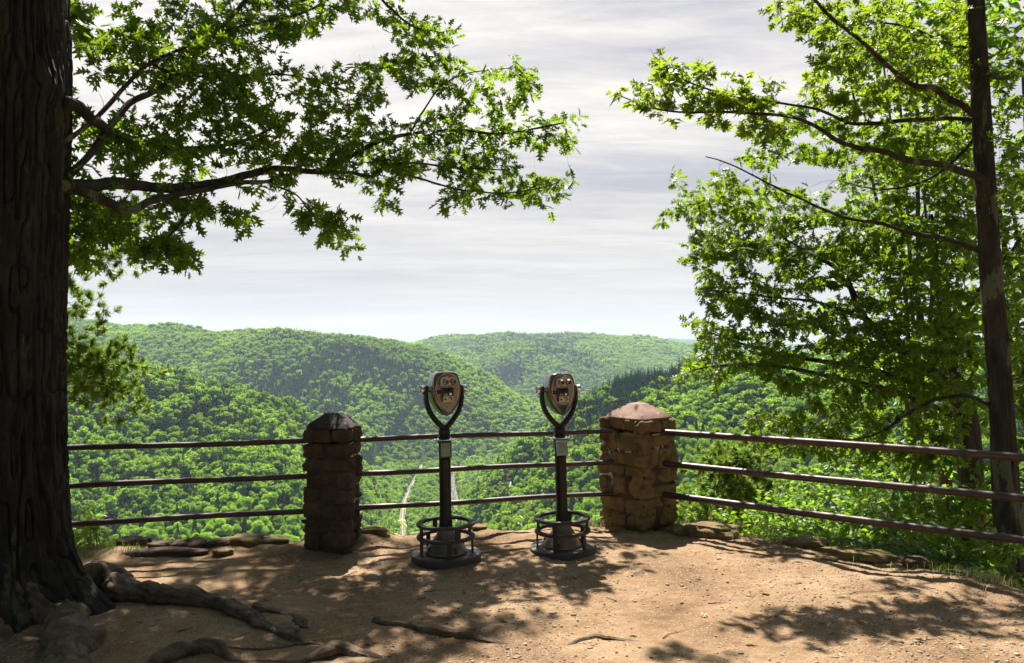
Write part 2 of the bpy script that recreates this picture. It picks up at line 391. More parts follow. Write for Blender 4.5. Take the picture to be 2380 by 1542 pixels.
cam = bpy.data.cameras.new('camera'); co = bpy.data.objects.new('camera', cam); COL.objects.link(co)
co.location = (0, 0, CAMZ); co.rotation_euler = (R(90) + PITCH, 0, 0); cam.sensor_width = 36; cam.lens = 36 * F / 2380
cam.clip_start = .05; cam.clip_end = 40000; scene.camera = co
scene.view_settings.view_transform = 'Standard'; scene.view_settings.look = 'None'; scene.view_settings.exposure = 1.6
scene.view_settings.gamma = 1
scene.cycles.use_denoising = True; scene.cycles.max_bounces = 7; scene.cycles.transparent_max_bounces = 8
scene.cycles.diffuse_bounces = 4; scene.cycles.volume_bounces = 0; scene.cycles.sample_clamp_indirect = 8

# ---------------------------------------------------------------- terrain function
edge_px = [(150, 1283), (290, 1277), (480, 1272), (600, 1266), (850, 1248), (960, 1248), (1100, 1236), (1230, 1232), (1400, 1222), (1600, 1222), (1700, 1240), (1870, 1276), (2050, 1302), (2200, 1332), (2380, 1372)]
EDGE = [G(a, b)[:2] for a, b in edge_px]
RIM = [(-900, 1500), (-900, 700), (-520, 330), (-220, 90), (-60, 14), (-18, 5.5), (-7, 5.6)] + [tuple(e) for e in EDGE] + [(5.2, 3.4), (9, 1.5), (20, 1), (60, 14), (170, 85), (420, 330), (560, 520), (900, 1000)]
RIMA = np.array(RIM)
def seg_dist(x, y, pts, val=None):
    """distance to polyline, value interpolated at the nearest point"""
    best = np.full(x.shape, 1e12); bv = np.zeros(x.shape)
    pts = np.asarray(pts, float)
    for i in range(len(pts) - 1):
        a = pts[i]; b = pts[i + 1]; d = b[:2] - a[:2]; l2 = (d ** 2).sum()
        t = np.clip(((x - a[0]) * d[0] + (y - a[1]) * d[1]) / l2, 0, 1)
        q = np.hypot(x - a[0] - t * d[0], y - a[1] - t * d[1])
        k = q < best; best = np.where(k, q, best)
        if val is not None: bv = np.where(k, val[i] + (val[i + 1] - val[i]) * t, bv)
    return best, bv
def inside(x, y, poly):
    r = np.zeros(x.shape, bool); n = len(poly); j = n - 1
    for i in range(n):
        xi, yi = poly[i]; xj, yj = poly[j]
        k = ((yi > y) != (yj > y)) & (x < (xj - xi) * (y - yi) / ((yj - yi) if yj != yi else 1e-9) + xi)
        r ^= k; j = i
    return r
PLAT = RIM + [(3000, 1000), (3000, -3000), (-3000, -3000), (-3000, 1500)]
def ridgepts(l, dz=-9):
    o = []
    for px, py, d in l:
        q = P(px, py, d); o.append((q[0], q[1], q[2] + dz))
    return np.array(o)
RIDGES = [
    (ridgepts([(-900, 760, 1000), (-300, 775, 900), (160, 790, 880), (300, 826, 890), (430, 855, 900), (560, 898, 950), (640, 932, 1000), (720, 975, 1060), (830, 1040, 1160), (900, 1100, 1290)]), .36, 60),
    (ridgepts([(-900, 720, 3000), (-200, 735, 2700), (160, 745, 2500), (330, 758, 2400), (500, 775, 2300), (600, 772, 2200), (670, 767, 2150), (740, 770, 2100), (800, 780, 2080), (900, 793, 2080), (975, 808, 2060), (1060, 838, 2040), (1110, 872, 2020), (1160, 908, 2000), (1280, 980, 1950), (1330, 1010, 1920)]), .40, 110),
    (ridgepts([(500, 800, 4600), (960, 798, 4200), (1030, 785, 4100), (1100, 778, 4000), (1200, 779, 3900), (1300, 779, 3850), (1400, 781, 3850), (1480, 788, 3900), (1560, 800, 3950), (1640, 812, 4000), (1900, 840, 4200)]), .30, 150),
    (ridgepts([(1180, 800, 3300), (1260, 800, 3200), (1340, 815, 3100), (1400, 838, 3050), (1460, 865, 3000), (1520, 905, 2950)]), .42, 80),
    (ridgepts([(1000, 800, 9500), (1400, 797, 9200), (1500, 789, 9000), (1560, 785, 9000), (1640, 791, 9000), (1800, 798, 9300), (2400, 805, 9500)], 0), .12, 400),
    (ridgepts([(2700, 770, 640), (2350, 770, 640), (2000, 778, 680), (1800, 788, 720), (1640, 808, 780), (1560, 842, 820), (1500, 862, 850), (1465, 888, 900), (1440, 925, 960), (1400, 957, 1010), (1330, 992, 1110), (1240, 1036, 1220), (1160, 1075, 1330)]), .60, 25),
]
FLOOR = -240.0
ROAD = [((px - CX) / F * d, d) for px, d in ((946, 700), (941, 860), (938, 975), (937, 1113), (944, 1241), (960, 1380), (977, 1526), (985, 1700))]
RIV = [((px - CX) / F * d, d) for px, d in ((1220, 915), (1190, 945), (1155, 980), (1096, 1055), (1066, 1140), (1052, 1245), (1050, 1460), (1080, 1650), (1200, 2000), (1330, 2500), (1430, 3100))]
def H(x, y):
    x = np.asarray(x, float); y = np.asarray(y, float)
    d, _ = seg_dist(x, y, RIMA); ins = inside(x, y, PLAT)
    near = np.where(ins, np.minimum(d * .01, 3.0), -np.where(d < 14, d * .85, 11.9 + (d - 14) * .62))
    h = np.maximum(near, FLOOR)
    D = np.hypot(x, y)
    for pts, s, wd in RIDGES:
        dd, zz = seg_dist(x, y, pts, pts[:, 2])
        h = np.maximum(h, zz - s * (np.sqrt(dd * dd + wd * wd) - wd))
    ca, _ = seg_dist(x, y, np.array(ROAD)); cb_, _ = seg_dist(x, y, np.array(RIV[2:]))
    cd = np.maximum(np.minimum(ca - 8, cb_ - 14), 0)
    h = np.minimum(h, FLOOR + np.where(cd < 22, cd * .3, 6.6 + (cd - 22) * 1.5) + np.maximum(D - 1500, 0) * .6)
    amp = np.clip((D - 60) / 600, 0, 1) * np.clip((h - FLOOR) / 60, 0, 1)
    h = h + amp * (14 * fbm(x / 170, y / 170, 0, 3, 3) - 9 * np.abs(fbm(x / 90, y / 90, 0, 9, 2)))
    return h

# polar terrain sheet
na_, nr = 620, 520
ang = np.linspace(R(-52), R(52), na_)
rad = np.concatenate([np.geomspace(9, 400, 150, endpoint=False), np.geomspace(400, 5200, 330, endpoint=False), np.geomspace(5200, 16000, 40)])
AA, RR = np.meshgrid(ang, rad)
X = RR * np.sin(AA); Y = RR * np.cos(AA); Z = H(X, Y) - np.where(RR < 60, .5, 0)
V = np.stack([X, Y, Z], -1).reshape(-1, 3)
I = np.arange(nr * na_).reshape(nr, na_)
T = np.stack([I[:-1, :-1], I[:-1, 1:], I[1:, 1:], I[1:, :-1]], -1).reshape(-1, 4)
hills = tag(tri_mesh('hills', V, T, M['hill'], smooth=True), None, None, kind='structure')

# valley road and river
def strip(name, pts, w, z, mat, kind='structure'):
    p = smooth_path([(a, b, 0) for a, b in pts], 10); t = np.gradient(p, axis=0); t /= np.linalg.norm(t, axis=1)[:, None]
    nrm = np.stack([t[:, 1], -t[:, 0]], -1); wv = np.interp(np.linspace(0, 1, len(p)), np.linspace(0, 1, len(w)), w) / 2
    A = p[:, :2] + nrm * wv[:, None]; B = p[:, :2] - nrm * wv[:, None]
    V = np.concatenate([np.c_[A, np.full(len(A), z)], np.c_[B, np.full(len(B), z)]]); n = len(A)
    return tag(mesh_obj(name, V, [(i, i + 1, n + i + 1, n + i) for i in range(n - 1)], mat, None, False), None, None, kind=kind), p
strip('road_verge', ROAD, [8.5, 8.5, 8.5], FLOOR + 3.0, M['verge']); strip('road', ROAD, [5.6, 5.6, 5.6], FLOOR + 3.3, M['asphalt'])
strip('road_line', ROAD, [.5, .5], FLOOR + 3.5, M['yline'])
strip('river_bank', RIV, [70, 62, 54, 40, 20, 12, 10, 9, 9], FLOOR + 2.2, M['bank']); strip('river', RIV, [58, 50, 42, 28, 11, 7, 6, 6, 6], FLOOR + 2.5, M['river'])

# ---------------------------------------------------------------- forest
def icos(sub):
    import bmesh
    bm = bmesh.new(); bmesh.ops.create_icosphere(bm, subdivisions=sub, radius=1)
    V = np.array([v.co[:] for v in bm.verts]); T = np.array([[v.index for v in f.verts] for f in bm.faces]); bm.free(); return V, T
IV, IT = icos(2)
def proto_broad(seed, nleaf, ls, hgt=11.5, cr=4.6):
    r = np.random.default_rng(seed); V = []; T = []; n = 0
    blobs = []
    for k in range(13):
        a = r.uniform(0, 6.28); q = r.uniform(0, 1) ** .6
        z = hgt * r.uniform(.45, .86); rr = cr * .62 * q * (1.15 - abs(z / hgt - .6))
        blobs.append((np.array([math.cos(a) * rr, math.sin(a) * rr, z]), r.uniform(1.5, 2.3) * cr / 4.6))
    blobs.append((np.array([0, 0, hgt * .55]), cr * .62))
    for c, b in blobs:                                   # inner mass keeps the crown opaque; its darker tint paints in crown shade
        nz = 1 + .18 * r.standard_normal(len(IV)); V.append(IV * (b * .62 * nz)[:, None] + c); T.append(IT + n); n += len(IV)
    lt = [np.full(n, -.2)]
    per = nleaf // len(blobs)
    for c, b in blobs:
        u = r.standard_normal((per, 3)); u[:, 2] = np.abs(u[:, 2]) * 1.1 - .45; u /= np.linalg.norm(u, axis=1)[:, None]
        p = c + u * b * r.uniform(.82, 1.16, (per, 1)) * np.array([1, 1, .82])
        nr_ = u + .55 * r.standard_normal((per, 3)); nr_ /= np.linalg.norm(nr_, axis=1)[:, None]
        t = np.cross(nr_, r.standard_normal((per, 3))); t /= np.linalg.norm(t, axis=1)[:, None]; s = np.cross(nr_, t)
        L_ = ls * r.uniform(.6, 1.3, (per, 1))
        q = np.stack([p - t * L_, p + s * L_ * .7, p + t * L_, p - s * L_ * .7], 1).reshape(-1, 3)
        V.append(q); i = np.arange(per) * 4 + n
        T.append(np.stack([i, i + 1, i + 2], -1)); T.append(np.stack([i, i + 2, i + 3], -1)); n += per * 4
        lt.append(np.repeat(np.clip(.5 + .25 * r.standard_normal(per), 0, 1), 4))
    return np.concatenate(V), np.concatenate(T), np.concatenate(lt)
def proto_conifer(seed, hgt=17, cr=3.2, whorls=22, per=11, droop=.35):
    r = np.random.default_rng(seed); V = []; T = []; n = 0; lt = []
    for k in range(whorls):
        f = k / whorls; z = hgt * (.12 + .86 * f); rr = cr * (1 - f) ** .8 * r.uniform(.75, 1.1) + .25
        for j in range(per):
            a = r.uniform(0, 6.28); l = rr * r.uniform(.6, 1.1); wd = l * .33 + .12
            d = np.array([math.cos(a), math.sin(a), -droop + .5 * f]); s = np.array([-math.sin(a), math.cos(a), 0])
            b = np.array([0, 0, z + r.uniform(-.3, .3)]); up = np.array([0, 0, .25 * l])
            m_ = b + d * l * .55 + up * .3
            V.append(np.array([b, m_ + s * wd, b + d * l, m_ - s * wd, m_ + up * .9, m_ - up * .8])); T.append(np.array([[0, 1, 4], [1, 2, 4], [2, 3, 4], [3, 0, 4], [0, 5, 1], [1, 5, 2], [2, 5, 3], [3, 5, 0]]) + n); n += 6
            lt.append(np.full(6, r.uniform(.15, .85)))
    return np.concatenate(V), np.concatenate(T), np.concatenate(lt)
def free_mesh(name, V, T, lt, mat):
    o = tri_mesh(name, V, T, mat, attrs={'lt': lt}); COL.objects.unlink(o); return o
PB_far = [free_mesh('broadleaf_tree_shape', *proto_broad(10 + k, 480, .66, cr=4.3 + .3 * k, hgt=10.5 + k), M['forest']) for k in range(4)]
PB_near = [free_mesh('broadleaf_tree_shape', *proto_broad(30 + k, 3400, .30, cr=4.1 + .4 * k, hgt=11 + k), M['forest']) for k in range(4)]
PC_far = [free_mesh('conifer_tree_shape', *proto_conifer(50 + k, 15 + 2 * k, 2.7 + .3 * k, 12, 8), M['conifer']) for k in range(2)]
PC_near = [free_mesh('conifer_tree_shape', *proto_conifer(60 + k, 15 + 3 * k, 2.8 + .3 * k, 26, 16), M['conifer']) for k in range(3)]

def sample_forest():
    """jittered polar lattice, cell size grows slowly with distance; keeps what can be seen (with a margin)"""
    out = []
    runmax = None
    a_lo, a_hi = R(-42), R(42); nb = 1700; bins = np.linspace(a_lo, a_hi, nb)
    runmax = np.full(nb, -9.0)
    r_ = 35.0
    while r_ < 5200:
        sp_ = 5.7 if r_ < 800 else 5.7 + (r_ - 800) / 700
        n = int((a_hi - a_lo) * r_ / sp_)
        a = np.linspace(a_lo, a_hi, n) + rng.uniform(-.45, .45, n) * sp_ / r_
        q = r_ + rng.uniform(-.45, .45, n) * sp_
        x, y = q * np.sin(a), q * np.cos(a); z = H(x, y)
        el = (z + 12 - CAMZ) / q
        bi = np.clip(((a - a_lo) / (a_hi - a_lo) * (nb - 1)).astype(int), 0, nb - 1)
        keep = el > runmax[bi] - .006 - 6.0 / q
        sc = sp_ / 6.2
        out.append(np.stack([x[keep], y[keep], z[keep], np.full(keep.sum(), sc), q[keep]], -1))
        # ground horizon update
        zz = H(r_ * np.sin(bins), r_ * np.cos(bins)); runmax = np.maximum(runmax, (zz + 6 - CAMZ) / r_)
        r_ += sp_ * .9
    return np.concatenate(out)
FP = sample_forest()
dr, _ = seg_dist(FP[:, 0], FP[:, 1], np.array(ROAD)); dv, _ = seg_dist(FP[:, 0], FP[:, 1], np.array(RIV))
rw = np.where(FP[:, 1] > 1700, -9, 1) * np.interp(FP[:, 1], [p[1] for p in RIV], np.interp(np.linspace(0, 1, len(RIV)), np.linspace(0, 1, 9), [70, 62, 54, 40, 20, 12, 10, 9, 9])) / 2
onfloor = FP[:, 2] < FLOOR + 2.8
ok = (dr > 7.2) & ((dv > rw + 1.5))
# nothing right in front of the road where it is seen lengthwise
ok &= ~((FP[:, 4] < 330) & (FP[:, 0] < .26 * FP[:, 1]) & (FP[:, 2] > -.25 * FP[:, 4] - 26))
ok &= ~((FP[:, 4] < 260) & (FP[:, 2] > -.2 * FP[:, 4] - 12))
FP = FP[ok]
FP[:, 2] = np.maximum(FP[:, 2], FLOOR)
# conifer share: patches on the ridges, as seen
cn = fbm(FP[:, 0] / 260, FP[:, 1] / 260, 0, 41, 3)
def blob(px, py, d, rx, ry):
    q = P(px, py, d); return np.exp(-(((FP[:, 0] - q[0]) / rx) ** 2 + ((FP[:, 1] - q[1]) / ry) ** 2))
share = np.clip((cn - .3) * 1.0, 0, .6) + .035
share = share + .32 * blob(850, 870, 1900, 250, 150) + .4 * blob(700, 935, 1650, 200, 150) + .9 * blob(1330, 818, 3150, 260, 160) + .7 * blob(1180, 870, 2900, 120, 120) + .6 * blob(450, 865, 900, 130, 70) + .5 * blob(640, 925, 980, 70, 50)
share = share + .6 * blob(1650, 835, 790, 110, 80) + .62 * blob(1545, 875, 830, 90, 60) + .6 * blob(1468, 905, 890, 50, 60) + .5 * blob(1800, 900, 380, 60, 90) + .8 * blob(1480, 900, 880, 40, 60) + .6 * blob(1430, 990, 1900, 120, 250)
isC = rng.uniform(0, 1, len(FP)) < share
tint = np.clip(.5 + .34 * fbm(FP[:, 0] / 120, FP[:, 1] / 120, 0, 77, 3) + .17 * rng.standard_normal(len(FP)), 0, 1)
tint = np.where(isC, np.clip(tint - .1, 0, 1), tint)
rs = .62 + .62 * rng.uniform(0, 1, len(FP)) ** 1.3; rz = rng.uniform(0, 6.28, len(FP)); pick = rng.integers(0, 1000, len(FP))
# the nearest trees in view are individuals
azp = FP[:, 0] / FP[:, 1]
inview = (np.abs(azp) < .68)
order = np.argsort(FP[:, 4] + np.where(inview, 0, 1e6))
indiv = np.zeros(len(FP), bool); indiv[order[:260]] = True
NEARD = FP[order[259], 4]
print('forest', len(FP), 'individuals to', NEARD)
def place_tree(i):
    kind = isC[i]; src = (PC_near if kind else PB_near); s = src[pick[i] % len(src)]
    o = bpy.data.objects.new('conifer_tree' if kind else 'broadleaf_tree', s.data); COL.objects.link(o)
    sc = rs[i] * FP[i, 3]; o.location = (FP[i, 0], FP[i, 1], FP[i, 2] - .5); o.rotation_euler = (0, 0, rz[i]); o.scale = (sc, sc, sc * random.uniform(.9, 1.15))
    side = 'left' if FP[i, 0] < 0 else 'right'
    if kind: tag(o, f'dark pointed conifer on the wooded slope below the {side} of the overlook', 'conifer', f'conifers on the near slope to the {side}')
    else: tag(o, f'round leafy green tree on the wooded slope below the {side} of the overlook', 'tree', f'leafy trees on the near slope to the {side}')
    return o
for i in np.where(indiv)[0]: place_tree(int(i))
def stuff(name, mask, protos, label, cat):
    idx = np.where(mask)[0]
    me = bpy.data.meshes.new(name); me.vertices.add(len(idx)); me.vertices.foreach_set('co', (FP[idx, :3] - [0, 0, .8]).astype(np.float32).ravel())
    def at(nm, ty, arr, key='value'):
        a = me.attributes.new(nm, ty, 'POINT'); a.data.foreach_set(key, arr.ravel())
    at('tint', 'FLOAT', tint[idx].astype(np.float32)); at('idx', 'INT', (pick[idx] % len(protos)).astype(np.int32))
    rot = np.zeros((len(idx), 3), np.float32); rot[:, 2] = rz[idx]; at('rot', 'FLOAT_VECTOR', rot, 'vector')
    sc = (rs[idx] * FP[idx, 3]).astype(np.float32); s3 = np.stack([sc, sc, sc], -1); at('scl', 'FLOAT_VECTOR', s3, 'vector')
    o = bpy.data.objects.new(name, me); COL.objects.link(o)
    g = bpy.data.node_groups.new(name, 'GeometryNodeTree')
    g.interface.new_socket('Geometry', in_out='INPUT', socket_type='NodeSocketGeometry'); g.interface.new_socket('Geometry', in_out='OUTPUT', socket_type='NodeSocketGeometry')
    gi = g.nodes.new('NodeGroupInput'); go = g.nodes.new('NodeGroupOutput'); jn = g.nodes.new('GeometryNodeJoinGeometry')
    for p_ in protos:
        ob = g.nodes.new('GeometryNodeObjectInfo'); ob.inputs['Object'].default_value = p_; ob.inputs['As Instance'].default_value = True
        g.links.new(ob.outputs['Geometry'], jn.inputs[0])
    ip = g.nodes.new('GeometryNodeInstanceOnPoints'); ip.inputs['Pick Instance'].default_value = True
    g.links.new(gi.outputs[0], ip.inputs['Points']); g.links.new(jn.outputs[0], ip.inputs['Instance'])
    for nm, ty, sock in (('idx', 'INT', 'Instance Index'), ('rot', 'FLOAT_VECTOR', 'Rotation'), ('scl', 'FLOAT_VECTOR', 'Scale')):
        na2 = g.nodes.new('GeometryNodeInputNamedAttribute'); na2.data_type = ty; na2.inputs['Name'].default_value = nm
        g.links.new(na2.outputs['Attribute'], ip.inputs[sock])
    g.links.new(ip.outputs[0], go.inputs[0])
    md = o.modifiers.new('scatter', 'NODES'); md.node_group = g
    tag(o, label, cat, kind='stuff'); return o
rest = ~indiv; nearm = FP[:, 4] < 650
farR = (FP[:, 0] > .02 * FP[:, 1]) & (FP[:, 4] < 1400)
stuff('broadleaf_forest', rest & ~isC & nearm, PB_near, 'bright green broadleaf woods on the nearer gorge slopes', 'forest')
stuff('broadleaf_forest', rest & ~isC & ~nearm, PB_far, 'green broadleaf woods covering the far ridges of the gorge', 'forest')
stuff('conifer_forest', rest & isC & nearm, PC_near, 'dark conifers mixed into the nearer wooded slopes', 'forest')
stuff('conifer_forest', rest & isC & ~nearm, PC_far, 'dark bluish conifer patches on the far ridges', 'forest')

# air
hm, hnt, hout = newmat('thin_haze')
pv = N(hnt, 'ShaderNodeVolumePrincipled'); pv.inputs['Color'].default_value = (.68, .84, 1, 1); pv.inputs['Density'].default_value = 5.2e-5; pv.inputs['Anisotropy'].default_value = .25
L(hnt, pv.outputs[0], hout.inputs['Volume'])
hb = MB(); box(hb, (0, 4800, 60), (30000, 13000, 640)); hz = hb.build('haze', hm, None, False)
tag(hz, 'thin bluish haze filling the air over the gorge', 'haze', kind='stuff')

# ---------------------------------------------------------------- overlook ground
def edge_y(x):
    """distance beyond the overlook edge (positive = over the drop)"""
    d, _ = seg_dist(x, y_cur, RIMA); return d
def groundH(x, y):
    d, _ = seg_dist(x, y, RIMA); ins = inside(x, y, PLAT); sd_ = np.where(ins, -d, d)
    wob = .10 * fbm(x * 1.7, y * 1.7, 0, 5, 3)
    sd_ = sd_ + wob
    z = .018 * fbm(x * .8, y * .8, 0, 21, 3) + .010 * fbm(x * 5, y * 5, 0, 22, 3) + .0035 * fbm(x * 22, y * 22, 0, 23, 2)
    lip = .05 * np.exp(-((sd_ + .18) / .22) ** 2)
    drop = np.where(sd_ > 0, -np.minimum(sd_ * sd_ * 2.2 + sd_ * .35, sd_ * .95 + .0), 0)
    return z + lip * np.clip(fbm(x * 2.2, y * 2.2, 0, 25, 2) + .4, 0, 1) + drop
gx = np.concatenate([np.linspace(-30, -4.6, 40, endpoint=False), np.linspace(-4.6, 5.2, 430, endpoint=False), np.linspace(5.2, 30, 50)])
gy = np.concatenate([np.linspace(-25, 3.6, 40, endpoint=False), np.linspace(3.6, 8.2, 250, endpoint=False), np.linspace(8.2, 24, 60)])
GX, GY = np.meshgrid(gx, gy); GZ = groundH(GX, GY)
I = np.arange(GX.size).reshape(GX.shape)
T = np.stack([I[:-1, :-1], I[:-1, 1:], I[1:, 1:], I[1:, :-1]], -1).reshape(-1, 4)
tag(tri_mesh('ground', np.stack([GX, GY, GZ], -1).reshape(-1, 3), T, M['dirt'], smooth=True), None, None, kind='structure')
def gz(x, y): return float(groundH(np.array([float(x)]), np.array([float(y)]))[0])

# ---------------------------------------------------------------- loose gravel (stuff)
def gravel(name, n, smin, smax, seed, label, dens_noise=True):
    r = np.random.default_rng(seed); tv = IVs
    x = r.uniform(-4.2, 4.8, n * 3); y = 4.0 + 3.4 * r.uniform(0, 1, n * 3) ** 1.25
    ok = inside(x, y, PLAT); k = fbm(x * .9, y * .9, 0, 61, 3) + .35 * (x / 4) + .3 * (5.5 - y)
    ok &= k > r.uniform(-.6, 1.0, len(x)); x, y = x[ok][:n], y[ok][:n]; n = len(x)
    z = groundH(x, y); s = smin + (smax - smin) * r.uniform(0, 1, n) ** 3
    q = r.uniform(.55, 1.25, (n, 3)) * s[:, None]; q[:, 2] *= .5
    a = r.uniform(0, 6.28, n); ca, sa = np.cos(a), np.sin(a)
    v = tv[None] * (1 + .22 * r.standard_normal((n, len(tv), 1))) * q[:, None, :]
    vx = v[..., 0] * ca[:, None] - v[..., 1] * sa[:, None] + x[:, None]; vy = v[..., 0] * sa[:, None] + v[..., 1] * ca[:, None] + y[:, None]
    vz = v[..., 2] + z[:, None] + .15 * q[:, 2:3]
    V = np.stack([vx, vy, vz], -1).reshape(-1, 3); T = (ITs[None] + (np.arange(n) * len(tv))[:, None, None]).reshape(-1, 3)
    tag(tri_mesh(name, V, T, M['gravel'], attrs={'tint': np.repeat(r.uniform(0, 1, n), len(tv))}), label, 'gravel', kind='stuff')
IVs, ITs = icos(1)
gravel('gravel', 14000, .0025, .0115, 3, 'fine loose gravel scattered over the packed dirt of the overlook')
gravel('gravel', 1500, .007, .02, 4, 'coarser flat pebbles scattered over the dirt of the overlook')

# ---------------------------------------------------------------- rail fence
def rail_span(a, b, label, ends, rr=.0235):
    """three pipes between two plan points; z given per rail"""
    t = empty('pipe_railing', ((a[0] + b[0]) / 2, (a[1] + b[1]) / 2, 0)); tag(t, label, 'railing', 'pipe rail spans of the overlook fence')
    for h, (ea, eb) in zip((.905, .61, .315), ends):
        mb = MB(); d = np.array(b) - np.array(a); L_ = np.linalg.norm(d); d = d / L_
        p0 = np.array(a) - d * ea; p1 = np.array(b) + d * eb; n = 60
        pts = np.array([[*(p0 + (p1 - p0) * f), h + .004 * math.sin(f * 9 + h * 5)] for f in np.linspace(0, 1, n)]) - np.array(t.location)
        tube(mb, pts, rr, 18); mb.build('rail', M['rail'], t)
    return t
LP = (-1.525, 6.63); RP = (1.21, 7.45)
PA = (-3.9, 5.96)
rail_span(PA, LP, 'three brown pipe rails between the big oak trunk and the dark stone pillar', [(.6, -.12)] * 3)
rail_span(LP, RP, 'three brown pipe rails running behind the two viewers between the stone pillars', [(-.12, -.2)] * 3)
rail_span(RP, (4.35, 5.02), 'three brown pipe rails slanting from the sunlit stone pillar to the right', [(-.16, 1.5)] * 3, .0295)

# ---------------------------------------------------------------- stone pillars
def pillar(c, half, hgt, rz, seed, courses, mat, capmat, label, capz, over):
    t = empty('stone_pillar', (c[0], c[1], 0), rz); tag(t, label, 'pillar', 'stone pillars of the overlook fence')
    r = random.Random(seed)
    mb = MB(); box(mb, (0, 0, .31), (half * 1.86, half * 1.86, 1.16)); mb.build('mortar_core', M['mortar'], t)
    st = MB(); z = -.12; k = 0
    for side in range(4):
        z = -.12; cs_ = list(courses); r.shuffle(cs_); tot = sum(courses)
        for ci, ch in enumerate(cs_):
            a = side * math.pi / 2; run = -half - .015; end = half + .015
            while run < end - .03:
                wd = r.uniform(.14, .42) * (half / .24)
                if end - run - wd < .11: wd = end - run
                hh = ch * r.uniform(.86, 1.0); dp = r.uniform(.10, .16)
                proud = r.uniform(-.012, .012)
                cx = run + wd / 2; cy = -(half + proud - dp / 2)
                x = cx * math.cos(a) - cy * math.sin(a); y = cx * math.sin(a) + cy * math.cos(a)
                rock(st, (x, y, z + ch / 2 + r.uniform(-.008, .008)), (wd - r.uniform(.004, .022), dp, hh), a + r.uniform(-.05, .05), seed * 100 + k, 9, r.uniform(3.5, 8), r.uniform(.05, .12))
                k += 1; run += wd
            z += ch
    st.build('masonry', mat, t)
    # pyramid cap with a small blunt top
    cp = MB(); n = 15; g = np.linspace(-1, 1, n); Vv = []; Fc = []
    hw = half + over; top = capz - z
    for i in range(n):
        for j in range(n):
            u, v = g[i], g[j]; m_ = max(abs(u), abs(v)); 
            q = np.clip((1 - m_) / (1 - .26), 0, 1)
            zz = z + .016 + (top - .016) * q + .005 * float(fbm(u * 2.2, v * 2.2, seed, 5, 3)) - (.012 if m_ > .99 else 0)
            wob = 1 + (.03 * float(fbm(u * 3, v * 3, seed + 4, 6, 2)) if m_ > .99 else 0)
            rr = (1 - .06 * (abs(u * v)) ** 4)
            Vv.append((u * hw * wob * rr, v * hw * wob * rr, zz))
    for i in range(n - 1):
        for j in range(n - 1): Fc.append((i * n + j, (i + 1) * n + j, (i + 1) * n + j + 1, i * n + j + 1))
    b0 = len(Vv); rim_ = [i * n for i in range(n)] + [(n - 1) * n + j for j in range(1, n)] + [i * n + n - 1 for i in range(n - 2, -1, -1)] + [j for j in range(n - 2, 0, -1)]
    for i in rim_: x_, y_, z_ = Vv[i]; Vv.append((x_ * .97, y_ * .97, z - .012))
    for i in range(len(rim_)):
        j = (i + 1) % len(rim_); Fc.append((rim_[i], rim_[j], b0 + j, b0 + i))
    Fc.append(tuple(b0 + i for i in range(len(rim_))))
    cp.add(Vv, Fc); cp.build('pillar_cap', capmat, t, True, auto=16)
    return t
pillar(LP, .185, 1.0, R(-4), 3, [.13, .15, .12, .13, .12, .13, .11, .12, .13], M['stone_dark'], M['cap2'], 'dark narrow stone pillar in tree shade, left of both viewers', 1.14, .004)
pillar(RP, .262, 1.0, R(43), 8, [.19, .15, .13, .14, .11, .14, .10, .19], M['stone'], M['cap'], 'wide sunlit sandstone pillar at the corner of the fence with pinkish cap', 1.165, -.022)

